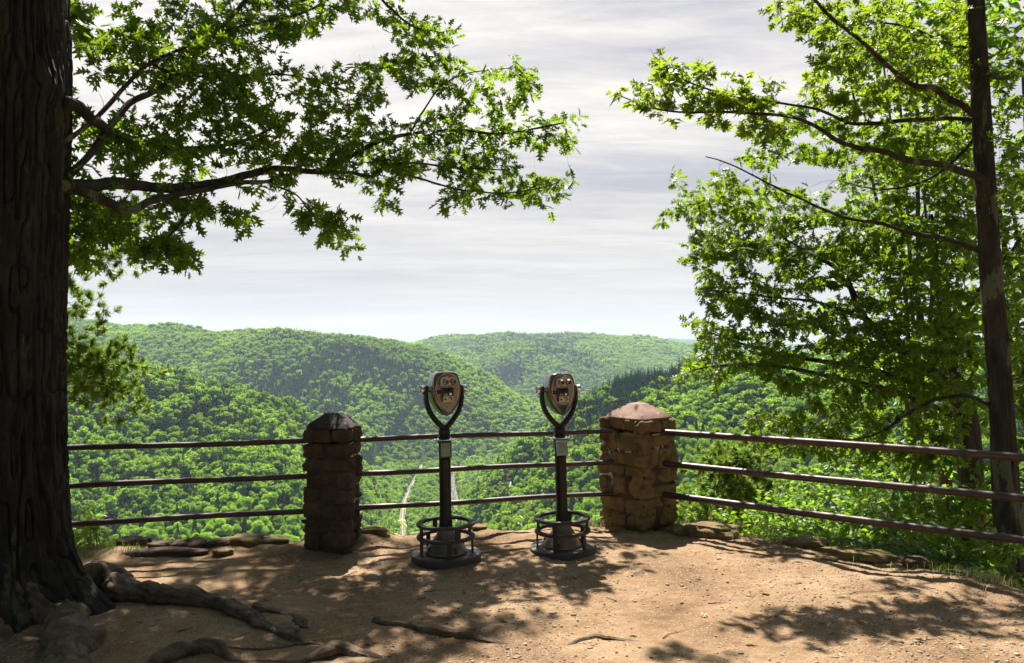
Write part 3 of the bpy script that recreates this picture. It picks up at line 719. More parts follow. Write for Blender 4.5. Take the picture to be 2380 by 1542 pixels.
# ---------------------------------------------------------------- coin operated viewers
def head_outline(n=72):
    """front outline of the viewer head in x,z (pivot at 0,0)"""
    ctl = [(0, .140), (.055, .137), (.088, .122), (.104, .085), (.115, .03), (.117, -.015), (.110, -.065), (.092, -.115), (.062, -.160), (.028, -.196), (0, -.210)]
    R_ = smooth_path([(a, b, 0) for a, b in ctl], 6)[:, :2]
    Lh = R_[::-1][1:-1] * [-1, 1]
    return np.concatenate([R_, Lh])
def viewer(loc, rz_head, rz_base, tilt, label, red, zscale=1.0):
    t = empty('coin_operated_viewer', (loc[0], loc[1], loc[2])); t.rotation_euler = (tilt[0], tilt[1], 0)
    tag(t, label, 'viewer', 'coin operated viewers on the overlook')
    PZ = 1.372
    Rz = np.array(Matrix.Rotation(rz_head, 3, 'Z'))
    def at(v): return np.asarray(v, float) @ Rz.T + np.array([0, 0, PZ])
    class HB(MB):
        def add(s, v, f): MB.add(s, at(np.asarray(v, float).reshape(-1, 3)), f)
    O = head_outline(); n = len(O); ce = np.array([0, -.02])
    # housing: lofted front to back, -y = towards the person looking
    hb_ = HB(); st = [(-.088, .90), (-.096, .955), (-.090, .985), (-.06, 1.0), (0, 1.0), (.06, .985), (.090, .955), (.100, .90)]
    V = []; Fc = []
    for y, s_ in st: V += [((p[0] - ce[0]) * s_ + ce[0], y, (p[1] - ce[1]) * s_ + ce[1]) for p in O]
    for i in range(3, len(st) - 1):
        for j in range(n):
            k = (j + 1) % n; Fc.append((i * n + j, (i + 1) * n + j, (i + 1) * n + k, i * n + k))
    Fc.append(tuple((len(st) - 1) * n + j for j in reversed(range(n))))
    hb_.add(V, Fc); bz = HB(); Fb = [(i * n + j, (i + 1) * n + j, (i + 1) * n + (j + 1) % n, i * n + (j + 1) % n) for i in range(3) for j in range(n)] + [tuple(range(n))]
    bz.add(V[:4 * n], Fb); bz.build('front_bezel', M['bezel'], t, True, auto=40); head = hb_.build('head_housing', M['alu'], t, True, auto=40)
    # oval face plate with raised rim
    fp = HB(); a = np.linspace(0, 2 * math.pi, 64, endpoint=False); ox, oz = 0.0, .005
    def oval(rx, rzz, y):
        v = []
        for q in a:
            x = math.copysign(abs(math.cos(q)) ** .86, math.cos(q)) * rx; z = math.copysign(abs(math.sin(q)) ** .92, math.sin(q)) * rzz
            v.append((ox + x * (1 + .10 * (z / rzz if z < 0 else 0)), y, oz + z))
        return v
    rings = [oval(.099, .125, -.093), oval(.099, .125, -.1035), oval(.093, .118, -.1045), oval(.090, .115, -.100)]
    V = [p for r_ in rings for p in r_]; m_ = len(a); Fc = [(i * m_ + j, (i + 1) * m_ + j, (i + 1) * m_ + (j + 1) % m_, i * m_ + (j + 1) % m_) for i in range(3) for j in range(m_)]
    fp.add(V, Fc); fp.build('plate_rim', M['satin'], head)
    pl = HB(); pl.add(rings[-1] + [(ox, -.1005, oz)], [(j, m_, (j + 1) % m_) for j in range(m_)]); pl.build('face_plate', M['hammer'], head, False)
    # hood over the eyepieces (ribbed on its left flank)
    hd = HB()
    V = []; Fc = []; prof = [(-.066, .028), (-.066, .082), (-.052, .100), (-.02, .104), (.0, .112), (.022, .104), (.052, .098), (.064, .080), (.066, .040), (.03, .028)]
    for y, s_ in ((-.100, 1), (-.121, .94), (-.125, .86)): V += [(x * s_, y, .066 + (z - .066) * s_) for x, z in prof]
    q = len(prof)
    Fc = [(i * q + j, (i + 1) * q + j, (i + 1) * q + (j + 1) % q, i * q + (j + 1) % q) for i in range(2) for j in range(q)] + [tuple(2 * q + j for j in range(q))]
    hd.add(V, Fc); hd.build('eyepiece_hood', M['satin'], head, False)
    rb = HB()
    for i in range(8): box(rb, (-.052, -.127, .036 + i * .0078), (.026, .006, .0042))
    rb.build('vent_ribs', M['alu'], head, False)
    def disc(c, r_, l, name, mat, par, prof=None, seg=28):
        mb = HB(); pr = prof or [(0, 0), (r_ * .9, 0), (r_, .1 * l), (r_, l), (0, l)]
        V = []; idx = []
        aa = np.linspace(0, 2 * math.pi, seg, endpoint=False); Fc = []
        for rr, dd in pr:
            if rr < 1e-6: idx.append([len(V)] * seg); V.append((c[0], c[1] - dd, c[2]))
            else: idx.append([len(V) + j for j in range(seg)]); V += [(c[0] + rr * math.cos(w_), c[1] - dd, c[2] + rr * math.sin(w_)) for w_ in aa]
        for i in range(len(pr) - 1):
            for j in range(seg):
                qd = [idx[i][j], idx[i][(j + 1) % seg], idx[i + 1][(j + 1) % seg], idx[i + 1][j]]; u = list(dict.fromkeys(qd))
                if len(u) > 2: Fc.append(tuple(u))
        mb.add(V, Fc); return mb.build(name, mat, par, True, auto=40)
    for sx in (-1, 1):
        ep = disc((.012 + sx * .031, -.118, .063), .024, .03, 'eyepiece', M['satin'], head, [(.026, 0), (.027, .012), (.022, .034), (.020, .036), (.0165, .036), (.0145, .022)])
        disc((.012 + sx * .031, -.132, .063), .0165, .008, 'lens', M['glass'], head, [(0, 0.006), (.0162, .006), (.0162, 0)])
    if red: disc((.012, -.122, .106), .013, .006, 'red_badge', M['red'], head)
    else: disc((.012, -.122, .104), .017, .010, 'round_cover', M['alu'], head)
    # coin mechanism
    cpn = HB(); box(cpn, (.004, -.1045, -.018), (.088, .011, .064)); cm = cpn.build('coin_panel', M['dark'], head, False, bevel=.002)
    s1 = HB(); box(s1, (-.044, -.110, -.036), (.010, .016, .108)); s1.build('coin_rail', M['iron'], head, False, bevel=.001)
    lv = HB(); tube(lv, [(.0, -.113, -.008), (.02, -.120, .004), (.044, -.116, .012)], [.006, .0075, .004], 8); tube(lv, [(-.03, -.112, .006), (-.012, -.117, -.004), (.004, -.113, -.012)], [.005, .007, .005], 8)
    lv.build('coin_lever', M['black'], head)
    disc((.020, -.110, -.035), .0105, .009, 'coin_knob', M['chrome'], head)
    for i in range(2):
        cs = HB(); box(cs, (-.026 + i * .018, -.1115, -.038), (.011, .004, .016)); cs.build('coin_slot', M['alu'], head, False, bevel=.0012)
    pn = HB(); box(pn, (.003, -.1045, -.075), (.088, .009, .048)); cpnl = pn.build('coin_notice', M['satin'], head, False, bevel=.0015)
    disc((-.019, -.1092, -.076), .0085, .0016, 'coin_emblem', M['dark'], head)
    em = HB()                                       # swirl emblem: five dark petals beside a small disc
    for i in range(5):
        q = R(-70 + i * 38); tube(em, [(.020 + .008 * math.cos(q), -.1100, -.074 + .008 * math.sin(q)), (.020 + .015 * math.cos(q + .5), -.1104, -.074 + .015 * math.sin(q + .5)), (.020 + .019 * math.cos(q + 1.1), -.1100, -.074 + .019 * math.sin(q + 1.1))], [.0022, .0026, .0008], 6)
    tube(em, [(.012, -.1100, -.072), (.013, -.1104, -.072)], [.0065, .0065], 10)
    em.build('swirl_emblem', M['dark'], head)
    tk = HB(); tube(tk, [(-.019, -.110, -.068), (-.019, -.110, -.058)], .0009, 5)
    for zz, x0, x1 in ((-.0565, .0, .03), (-.094, -.028, -.012), (-.094, .008, .034)): box(tk, ((x0 + x1) / 2, -.1096, zz), (x1 - x0, .0012, .0014))
    tk.build('printed_marks', M['ink'], head, False)
    for i, zz in enumerate((-.008, -.024)):
        nb_ = HB(); box(nb_, (-.071, -.1035, zz), (.036, .006, .0125)); nb_.build('name_plate', M['dark'], head, False, bevel=.001)
    # knobs at the pivot
    for sx in (-1, 1):
        kb = HB(); aa = np.linspace(0, 2 * math.pi, 32, endpoint=False); V = []; Fc = []
        pr = [(.020, .112), (.020, .150), (.030, .158), (.0335, .176), (.036, .188), (.034, .192), (.030, .189), (.018, .178), (.009, .176)]
        for rr, dd in pr: V += [(sx * dd, rr * math.cos(w_), rr * math.sin(w_)) for w_ in aa]
        for i in range(len(pr) - 1):
            for j in range(32): Fc.append((i * 32 + j, i * 32 + (j + 1) % 32, (i + 1) * 32 + (j + 1) % 32, (i + 1) * 32 + j))
        Fc.append(tuple((len(pr) - 1) * 32 + j for j in range(32)))
        kb.add(V, Fc); kb.build('pivot_knob', M['chrome'], t)
    # yoke
    yk = HB()
    half = smooth_path([(.139, 0, .030), (.146, 0, -.005), (.149, 0, -.055), (.141, 0, -.115), (.120, 0, -.175), (.088, 0, -.225), (.052, 0, -.268), (.024, 0, -.295), (.0, 0, -.318)], 5)
    for sx in (-1, 1):
        V = []; Fc = []; n_ = len(half); tg = np.gradient(half, axis=0); tg /= np.linalg.norm(tg, axis=1)[:, None]
        cs = [(math.copysign(abs(math.cos(q)) ** .6, math.cos(q)), math.copysign(abs(math.sin(q)) ** .6, math.sin(q))) for q in np.linspace(0, 2 * math.pi, 16, endpoint=False)]
        for i in range(n_):
            nn = np.array([tg[i][2], 0, -tg[i][0]]); f = i / (n_ - 1)
            th = .0135 + .010 * f; dp = .030 + .008 * f
            if i == 0: th *= .55; dp *= .7
            V += [half[i] + nn * c_ * th + np.array([0, 1, 0]) * s_ * dp for c_, s_ in cs]
        V = np.array(V); V[:, 0] *= sx
        for i in range(n_ - 1):
            for j in range(16): Fc.append((i * 16 + j, i * 16 + (j + 1) % 16, (i + 1) * 16 + (j + 1) % 16, (i + 1) * 16 + j))
        Fc.append(tuple(range(16))); Fc.append(tuple((n_ - 1) * 16 + j for j in range(16)))
        yk.add(V, Fc)
    yk.build('yoke', M['black'], t)
    nk = MB(); lathe(nk, [(0, 1.085), (.030, 1.082), (.044, 1.060), (.047, 1.03), (.047, .995), (.052, .990), (.052, .984), (0, .984)], 40); nk.build('neck', M['black'], t, auto=50)
    fl = MB(); lathe(fl, [(0, .9838), (.050, .983), (.083, .975), (.087, .971), (.083, .967), (.055, .966), (0, .9659)], 48); fl.build('collar', M['chrome'], t)
    bm_ = MB()
    for i in range(12):
        q = i * math.pi / 6; lathe(bm_, [(0, .985), (.0045, .984), (.0055, .976), (0, .976)], 8, (.070 * math.cos(q), .070 * math.sin(q), 0))
    bm_.build('collar_bolts', M['iron'], t)
    colp = MB(); lathe(colp, [(0, .9655), (.060, .965), (.051, .945), (.048, .92), (.047, .85), (.047, .45), (.049, .33), (.056, .275), (.0, .275)], 40); colp.build('column', M['black'], t, auto=60)
    ft = MB(); lathe(ft, [(.050, .30), (.058, .262), (.074, .225), (.096, .190), (.120, .158), (.145, .125), (.163, .098), (.168, .090), (.168, .0795), (0, .0795)], 56); ft.build('flared_foot', M['dusty'], t, auto=50)
    for q in (-1.2, .35, 1.95, 3.5):
        nb2 = MB(); x, y = .153 * math.cos(q + rz_base), .153 * math.sin(q + rz_base); lathe(nb2, [(0, .134), (.009, .133), (.011, .126), (.011, .106), (.017, .103), (.018, .085), (0, .085)], 6, (x, y, 0)); nb2.build('foot_bolt', M['iron'], t, False)
    bs = MB(); lathe(bs, [(0, .0735), (.20, .0735), (.262, .074), (.274, .070), (.277, .062), (.277, -.05), (0, -.05)], 72); bs.build('base_disc', M['iron'], t, auto=50)
    for z, ro in ((.306, .232), (.203, .232)):
        rg = MB(); lathe(rg, [(ro - .043, z - .013), (ro, z - .013), (ro + .003, z), (ro - .002, z + .010), (ro - .040, z + .010), (ro - .043, z - .013)], 72)
        for i in range(60):
            q = i * math.pi / 30 + .01; rm = Matrix.Rotation(q, 3, 'Z')
            box(rg, (math.cos(q) * (ro - .02), math.sin(q) * (ro - .02), z + .0100), (.028, .0045, .004), rm)
        rg.build('step_ring', M['iron'], t, auto=50)
    for k, (z0, z1, off) in enumerate(((.213, .297, .32), (.0735, .194, .95))):
        for i in range(5 if k else 4):
            q = off + rz_base + i * 2 * math.pi / (5 if k else 4); pm = MB(); box(pm, (math.cos(q) * (.212), math.sin(q) * (.212), (z0 + z1) / 2), (.016, .036, z1 - z0), Matrix.Rotation(q, 3, 'Z')); pm.build('step_post', M['iron'], t, False, bevel=.002)
    # notice box on the column
    ry = Matrix.Rotation(rz_head * .55, 3, 'Z') @ Matrix.Rotation(R(-14), 3, 'X'); ry_ = np.array(ry)
    def off(v): return ry_ @ np.array(v) + np.array([0, 0, .878])
    nbx = MB()
    V = [off(v) for v in [(-.046, -.070, -.062), (.046, -.070, -.062), (.046, -.070, .062), (-.046, -.070, .062), (-.036, -.015, -.075), (.036, -.015, -.075), (.036, -.015, .050), (-.036, -.015, .050)]]
    nbx.add(V, [(0, 1, 2, 3), (4, 7, 6, 5), (0, 4, 5, 1), (1, 5, 6, 2), (2, 6, 7, 3), (3, 7, 4, 0)]); nx = nbx.build('notice_box', M['black'], t, False, bevel=.003)
    fr = MB()
    for c_, s_ in (((0, -.073, .057), (.094, .006, .011)), ((0, -.073, -.057), (.094, .006, .011)), ((-.0415, -.073, 0), (.011, .006, .103)), ((.0415, -.073, 0), (.011, .006, .103))): box(fr, off(c_), s_, ry_)
    fr.build('notice_frame', M['green_edge'] if red else M['chrome'], t, False, bevel=.0015)
    pp = MB(); box(pp, off((0, -.0712, 0)), (.073, .003, .104), ry_); pp.build('notice_sheet', M['paper'], nx, False)
    tx = MB(); r_ = random.Random(5)
    for i in range(12):
        z = .044 - i * .0076; x = -.031
        while x < .028:
            wl = r_.uniform(.004, .012); wl = min(wl, .031 - x); box(tx, off((x + wl / 2, -.0730, z)), (wl, .0006, .0028), ry_); x += wl + .002
    tx.build('small_print', M['ink'], nx, False)
    return t
VL = G(1037.5, 1302); VR = G(1309, 1281)
viewer((VL[0], VL[1], -.012), R(22), .2, (0, R(-1.0)), 'silver viewer on a black column with a red badge above its eyepieces', True)
viewer((VR[0], VR[1], -.028), R(17), .9, (R(.5), R(-1.6)), 'silver viewer on a black column nearest the corner pillar', False)

# ---------------------------------------------------------------- stones along the edge
def edge_rock(px, py, w, d, h, seed, label, mat='stone', rz=0, p=3.2, sink=.3, tilt=(0, 0), flat=.3):
    q = G(px, py); mb = MB(); rock(mb, (0, 0, 0), (w, d, h), 0, seed, 13, p, .10, flat, tilt)
    o = mb.build('rock', M[mat], None); o.location = (q[0], q[1], gz(q[0], q[1]) + h * (.5 - sink)); o.rotation_euler = (0, 0, rz)
    return tag(o, label, 'rock', 'rocks along the overlook edge')
for a in [
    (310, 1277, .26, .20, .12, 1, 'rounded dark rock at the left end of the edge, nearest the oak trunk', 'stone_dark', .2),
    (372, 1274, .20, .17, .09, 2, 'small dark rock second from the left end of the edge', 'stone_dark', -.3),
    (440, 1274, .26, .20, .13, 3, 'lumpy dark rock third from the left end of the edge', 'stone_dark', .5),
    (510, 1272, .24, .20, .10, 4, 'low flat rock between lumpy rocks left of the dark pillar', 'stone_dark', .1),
    (570, 1268, .26, .22, .10, 5, 'brown rock midway between oak trunk and dark pillar', 'stone', -.2),
    (632, 1265, .30, .2, .075, 6, 'thin flat rock on the edge left of the dark pillar', 'stone', .1),
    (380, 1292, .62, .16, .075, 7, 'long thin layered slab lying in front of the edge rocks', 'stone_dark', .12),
    (520, 1291, .16, .12, .07, 8, 'small pointed stone at the right end of the layered slab', 'stone', .4),
    (868, 1250, .24, .16, .075, 9, 'flat brown rock just right of the dark pillar', 'stone', .05),
    (1113, 1243, .13, .12, .05, 10, 'small pale block behind the base of the left viewer', 'stone', .2),
    (1578, 1243, .22, .17, .10, 11, 'reddish rock at the foot of the wide corner pillar', 'stone', .35),
    (1655, 1246, .48, .30, .15, 12, 'large smooth sunlit rock right of the wide corner pillar', 'stone', -.15),
    (1600, 1228, .34, .16, .06, 13, 'flat pale stone behind the reddish rock at the pillar foot', 'stone', 0),
    (1872, 1280, .34, .22, .12, 14, 'pale flat rock on the right edge, next after the largest rock', 'stone', -.3),
    (1985, 1296, .58, .30, .10, 15, 'broad cracked slab in the middle of the right edge', 'stone', -.35),
    (2075, 1303, .26, .16, .07, 16, 'thin yellowish stone beside the broad cracked slab', 'stone', -.2),
    (2130, 1326, .20, .15, .10, 17, 'rounded dark stone under the bottom rail at right', 'stone_dark', .2),
    (2135, 1312, .36, .14, .05, 18, 'flat mossy stone beneath the leaves at right', 'stone', -.3),
    (2250, 1345, .30, .2, .07, 19, 'dark low stone before the slim right trunk', 'stone_dark', -.4),
    (1925, 1310, .17, .10, .035, 20, 'small flat stone in the rail shadows on the right', 'stone', -.2),
    (1420, 1238, .12, .08, .03, 21, 'tiny sunlit chip left of the corner pillar foot', 'stone', .1),
    (20, 1455, .30, .2, .14, 22, 'dark stone left of the biggest root at the frame edge', 'stone_dark', .2),
]:
    edge_rock(*a)
# ---------------------------------------------------------------- leaves
def leaf_shape(lobes, body=.06, drop=.22, fold=.28):
    """flat lobed leaf split along the midrib: tip triangles + slim body"""
    v = [(0, 0, 0), (0, 1, 0)]; t = []
    for s in (-1, 1):
        b = len(v); ys = [lobes[0][2]] + [l[3] for l in lobes]
        for y in ys: v.append((s * body, y, 0))
        m = len(ys); t.append((0, b, 1)) if s < 0 else t.append((0, 1, b))
        for i in range(m - 1): t.append((1, b + i, b + i + 1) if s < 0 else (1, b + i + 1, b + i))
        for i, (x, y, y0, y1) in enumerate(lobes):
            v.append((s * x, y, 0)); t.append((b + i, len(v) - 1, b + i + 1))
    v = np.array(v, float); v[:, 2] = -drop * v[:, 1] ** 2 + fold * np.abs(v[:, 0]) * .6
    return v, np.array(t)
OAK = leaf_shape([(.27, .30, .10, .33), (.42, .60, .33, .58), (.30, .84, .58, .80)])
MAPLE = leaf_shape([(.34, .16, .06, .26), (.52, .58, .26, .55), (.24, .80, .55, .76)], .10)
def ovate(wd=.27):
    v = np.array([(0, 0, 0), (-wd, .33, .05), (wd, .33, .05), (-wd * .8, .66, 0), (wd * .8, .66, 0), (0, 1, -.16), (0, .4, -.03)], float)
    return v, np.array([(0, 2, 6), (0, 6, 1), (6, 2, 4), (6, 3, 1), (6, 4, 5), (6, 5, 3)])
OVATE = ovate(); LANCE = ovate(.14)
class Leaves:
    def __init__(s): s.p = []; s.d = []; s.n = []; s.s = []; s.t = []
    def add(s, p, d, n, size, tint): s.p.append(p); s.d.append(d); s.n.append(n); s.s.append(size); s.t.append(tint)
    def build(s, name, shape, mat, parent):
        p = np.concatenate(s.p); d = np.concatenate(s.d); n = np.concatenate(s.n); sz = np.concatenate(s.s); tn = np.concatenate(s.t)
        d /= np.linalg.norm(d, axis=1)[:, None]; x = np.cross(d, n); x /= np.linalg.norm(x, axis=1)[:, None] + 1e-9; n = np.cross(x, d)
        v, t = shape
        V = p[:, None] + sz[:, None, None] * (v[None, :, 0:1] * x[:, None] + v[None, :, 1:2] * d[:, None] + v[None, :, 2:3] * n[:, None])
        T = t[None] + (np.arange(len(p)) * len(v))[:, None, None]
        return tri_mesh(name, V.reshape(-1, 3), T.reshape(-1, 3), mat, parent, {'tint': np.repeat(tn, len(v))})
def spray(lv, r, tip, tdir, n, size, spread=.13, tint=(.5, .25), droop=.25, updir=.75):
    """a rosette of n leaves round the last stretch of a twig"""
    d = np.asarray(tdir) / (np.linalg.norm(tdir) + 1e-9)
    f = r.uniform(-1, .15, (n, 1)); p = tip + d * f * spread
    o = r.standard_normal((n, 3)); o[:, 2] *= .45; o = o / np.linalg.norm(o, axis=1)[:, None] + d * .7; o[:, 2] -= droop
    nn = np.array([0, 0, updir]) + .55 * r.standard_normal((n, 3))
    lv.add(p + o * .02, o, nn, size * r.uniform(.55, 1.25, n), np.clip(tint[0] + tint[1] * r.standard_normal(n), 0, 1))
def poly_sample(r, poly, n):
    poly = np.array(poly, float); lo, hi = poly.min(0), poly.max(0); out = []
    while len(out) < n:
        q = r.uniform(lo, hi, (n * 2, 2)); k = inside(q[:, 0], q[:, 1], [tuple(a) for a in poly]); out.extend(q[k])
    return np.array(out[:n])
class Skel:
    """grows twigs from given limbs towards leaf clusters; every twig joins the nearest suitable wood"""
    def __init__(s, limbs):
        s.P = []; s.T = []; s.R = []
        for pts, rad in limbs:
            t = np.gradient(pts, axis=0); t /= np.linalg.norm(t, axis=1)[:, None] + 1e-9
            s.P.append(pts); s.T.append(t); s.R.append(np.broadcast_to(rad, (len(pts),)))
        s.P = [np.concatenate(s.P)]; s.T = [np.concatenate(s.T)]; s.R = [np.concatenate(s.R)]
        s.mb = MB(); s.jobs = []
    def flat(s):
        if isinstance(s.P, list):
            n = len(s.P[0]); s.n = n; cap_ = n + 60000
            for k in 'PT': a = np.empty((cap_, 3)); a[:n] = getattr(s, k)[0]; setattr(s, k, a)
            a = np.empty(cap_); a[:n] = s.R[0]; s.R = a
        return s.P[:s.n], s.T[:s.n], s.R[:s.n]
    def push(s, p, t, r_):
        m = len(p); s.P[s.n:s.n + m] = p; s.T[s.n:s.n + m] = t; s.R[s.n:s.n + m] = r_; s.n += m
    def grow(s, r, pts, sides=4, rbase=.0022, k=.0042, curl=.12):
        P0, _, _ = s.flat(); d = np.array([np.min(((P0 - p) ** 2).sum(1)) for p in pts])
        tips = [None] * len(pts)
        for i in np.argsort(d):
            p = pts[i]; P_, T_, R_ = s.flat(); v = p - P_; L_ = np.sqrt((v ** 2).sum(1)) + 1e-6
            c = (v * T_).sum(1) / L_; j = int(np.argmin(L_ * (1.35 - .6 * c)))
            a = P_[j]; l = L_[j]; n = max(3, int(l / .07))
            ctrl = a + T_[j] * l * .38 + np.array([0, 0, .06 * l])
            f = np.linspace(0, 1, n + 1)[:, None]
            path = (1 - f) ** 2 * a + 2 * f * (1 - f) * ctrl + f ** 2 * p
            w = r.standard_normal(3) * curl * l * .35; path = path + np.sin(f * math.pi) * w + np.sin(f * math.pi * 2) * r.standard_normal(3) * curl * l * .15
            r0 = min(R_[j] * .75, rbase + k * l); rad = np.linspace(r0, min(r0, .0017), n + 1)
            s.jobs.append((path, rad, sides if r0 > .005 else 3))
            t = np.gradient(path, axis=0); t /= np.linalg.norm(t, axis=1)[:, None] + 1e-9
            s.push(path[1:], t[1:], rad[1:]); tips[i] = (path[-1], t[-1])
        return tips
    def build(s, name, mat, parent):
        Vs = []; Fs = []; n = 0
        for path, rad, k in s.jobs:
            t = np.gradient(path, axis=0); t /= np.linalg.norm(t, axis=1)[:, None] + 1e-9
            u = np.cross(t, [.31, .17, .93]); u /= np.linalg.norm(u, axis=1)[:, None] + 1e-9; w = np.cross(t, u)
            a = np.linspace(0, 2 * math.pi, k, endpoint=False)
            V = path[:, None] + rad[:, None, None] * (np.cos(a)[None, :, None] * u[:, None] + np.sin(a)[None, :, None] * w[:, None])
            m = len(path); I = np.arange(m * k).reshape(m, k) + n; J = np.roll(I, -1, 1)
            Fs.append(np.stack([I[:-1], J[:-1], J[1:], I[1:]], -1).reshape(-1, 4)); Vs.append(V.reshape(-1, 3)); n += m * k
        return tri_mesh(name, np.concatenate(Vs), np.concatenate(Fs), mat, parent, smooth=True)
def limb(pxs, r0, r1, wob=.02, seed=0, n=6):
    """big limb through given points (3-D)"""
    p = smooth_path(pxs, n); r = np.random.default_rng(seed); m = len(p)
    p = p + np.stack([wob * fbm(np.linspace(0, m * .12, m), seed * 3.7, k, seed, 3) for k in range(3)], -1) * .6
    return p, np.linspace(r0, r1, m) * (1 + .08 * noise3(np.arange(m) * .7, seed, 0, seed))
def build_limbs(name, limbs, mat, parent, n=12):
    for pts, rad in limbs:
        mb = MB(); V0 = len(mb.v); tube(mb, pts, rad, n); v = mb.v[0]
        mb.v[0] = v + (.10 * np.repeat(rad, n))[:, None] * np.stack([noise3(v[:, 0] * 14, v[:, 1] * 14, v[:, 2] * 14, k) for k in range(3)], -1)
        mb.build(name, mat, parent)
# ---------------------------------------------------------------- trunk with bark relief
def trunk(name, path, rad, mat, parent, nang, nlen, amp, kang, kz, flare=None, seed=0):
    path = smooth_path(path, 12); tt = np.linspace(0, 1, len(path)); u = np.linspace(0, 1, nlen)
    c = np.stack([np.interp(u, tt, path[:, k]) for k in range(3)], -1); r = np.interp(u, np.linspace(0, 1, len(rad)), rad)
    a = np.linspace(0, 2 * math.pi, nang, endpoint=False); A, U = np.meshgrid(a, u)
    Lz = c[:, 2][:, None] + 0 * A
    RR_ = r[:, None] * (1 + .035 * noise3(np.cos(A) * 1.3, np.sin(A) * 1.3, Lz * .9, seed))
    if flare is not None: RR_ = RR_ + flare(A, Lz)
    wv = .35 * noise3(np.cos(A) * 3, np.sin(A) * 3, Lz * 2.2, seed + 3)
    q1 = noise3(np.cos(A + wv * .12) * kang, np.sin(A + wv * .12) * kang, Lz * kz, seed + 5)
    q2 = noise3(np.cos(A) * kang * 2.4, np.sin(A) * kang * 2.4, Lz * kz * 2.6, seed + 8)
    rid = 1 - np.minimum(1, np.abs(q1) * 3.2)
    RR_ = RR_ - amp * rid ** 1.5 + amp * .35 * q2
    V = np.stack([c[:, 0:1] + RR_ * np.cos(A), c[:, 1:2] + RR_ * np.sin(A), Lz], -1).reshape(-1, 3)
    I = np.arange(nlen * nang).reshape(nlen, nang); J = np.roll(I, -1, 1)
    return tri_mesh(name, V, np.stack([I[:-1], J[:-1], J[1:], I[1:]], -1).reshape(-1, 4), mat, parent, smooth=True)

# ================================================================ big oak on the left
OX, OY = -3.42, 5.12
oak = empty('oak_tree', (0, 0, 0)); tag(oak, 'large dark oak with thick furrowed trunk and spreading roots at the left edge', 'tree')
ROOTDIR = [(R(-55), .22, .30), (R(-8), .33, .34), (R(-100), .20, .34), (R(60), .14, .4), (R(170), .2, .4), (R(115), .12, .4)]
def oflare(A, Z):
    f = .10 * np.exp(-np.maximum(Z, 0) / .30)
    for a0, k, wd in ROOTDIR:
        d = np.abs((A - a0 + math.pi) % (2 * math.pi) - math.pi); f = f + k * np.exp(-(d / wd) ** 2) * np.exp(-np.maximum(Z, -.1) / .30)
    # swelling where the upper branch leaves the trunk
    d = np.abs((A - R(-25) + math.pi) % (2 * math.pi) - math.pi); f = f + .07 * np.exp(-(d / .35) ** 2) * np.exp(-((Z - 3.42) / .14) ** 2)
    return f
trunk('trunk', [(OX, OY, -.25), (OX + .0, OY, .6), (OX - .01, OY, 1.8), (OX + .01, OY + .02, 3.4), (OX - .03, OY + .05, 5), (OX - .1, OY + .1, 8.5)], [.47, .44, .435, .43, .42, .41, .38, .33, .27], M['bark'], oak, 600, 1100, .034, 12, 7.5, oflare, 2)
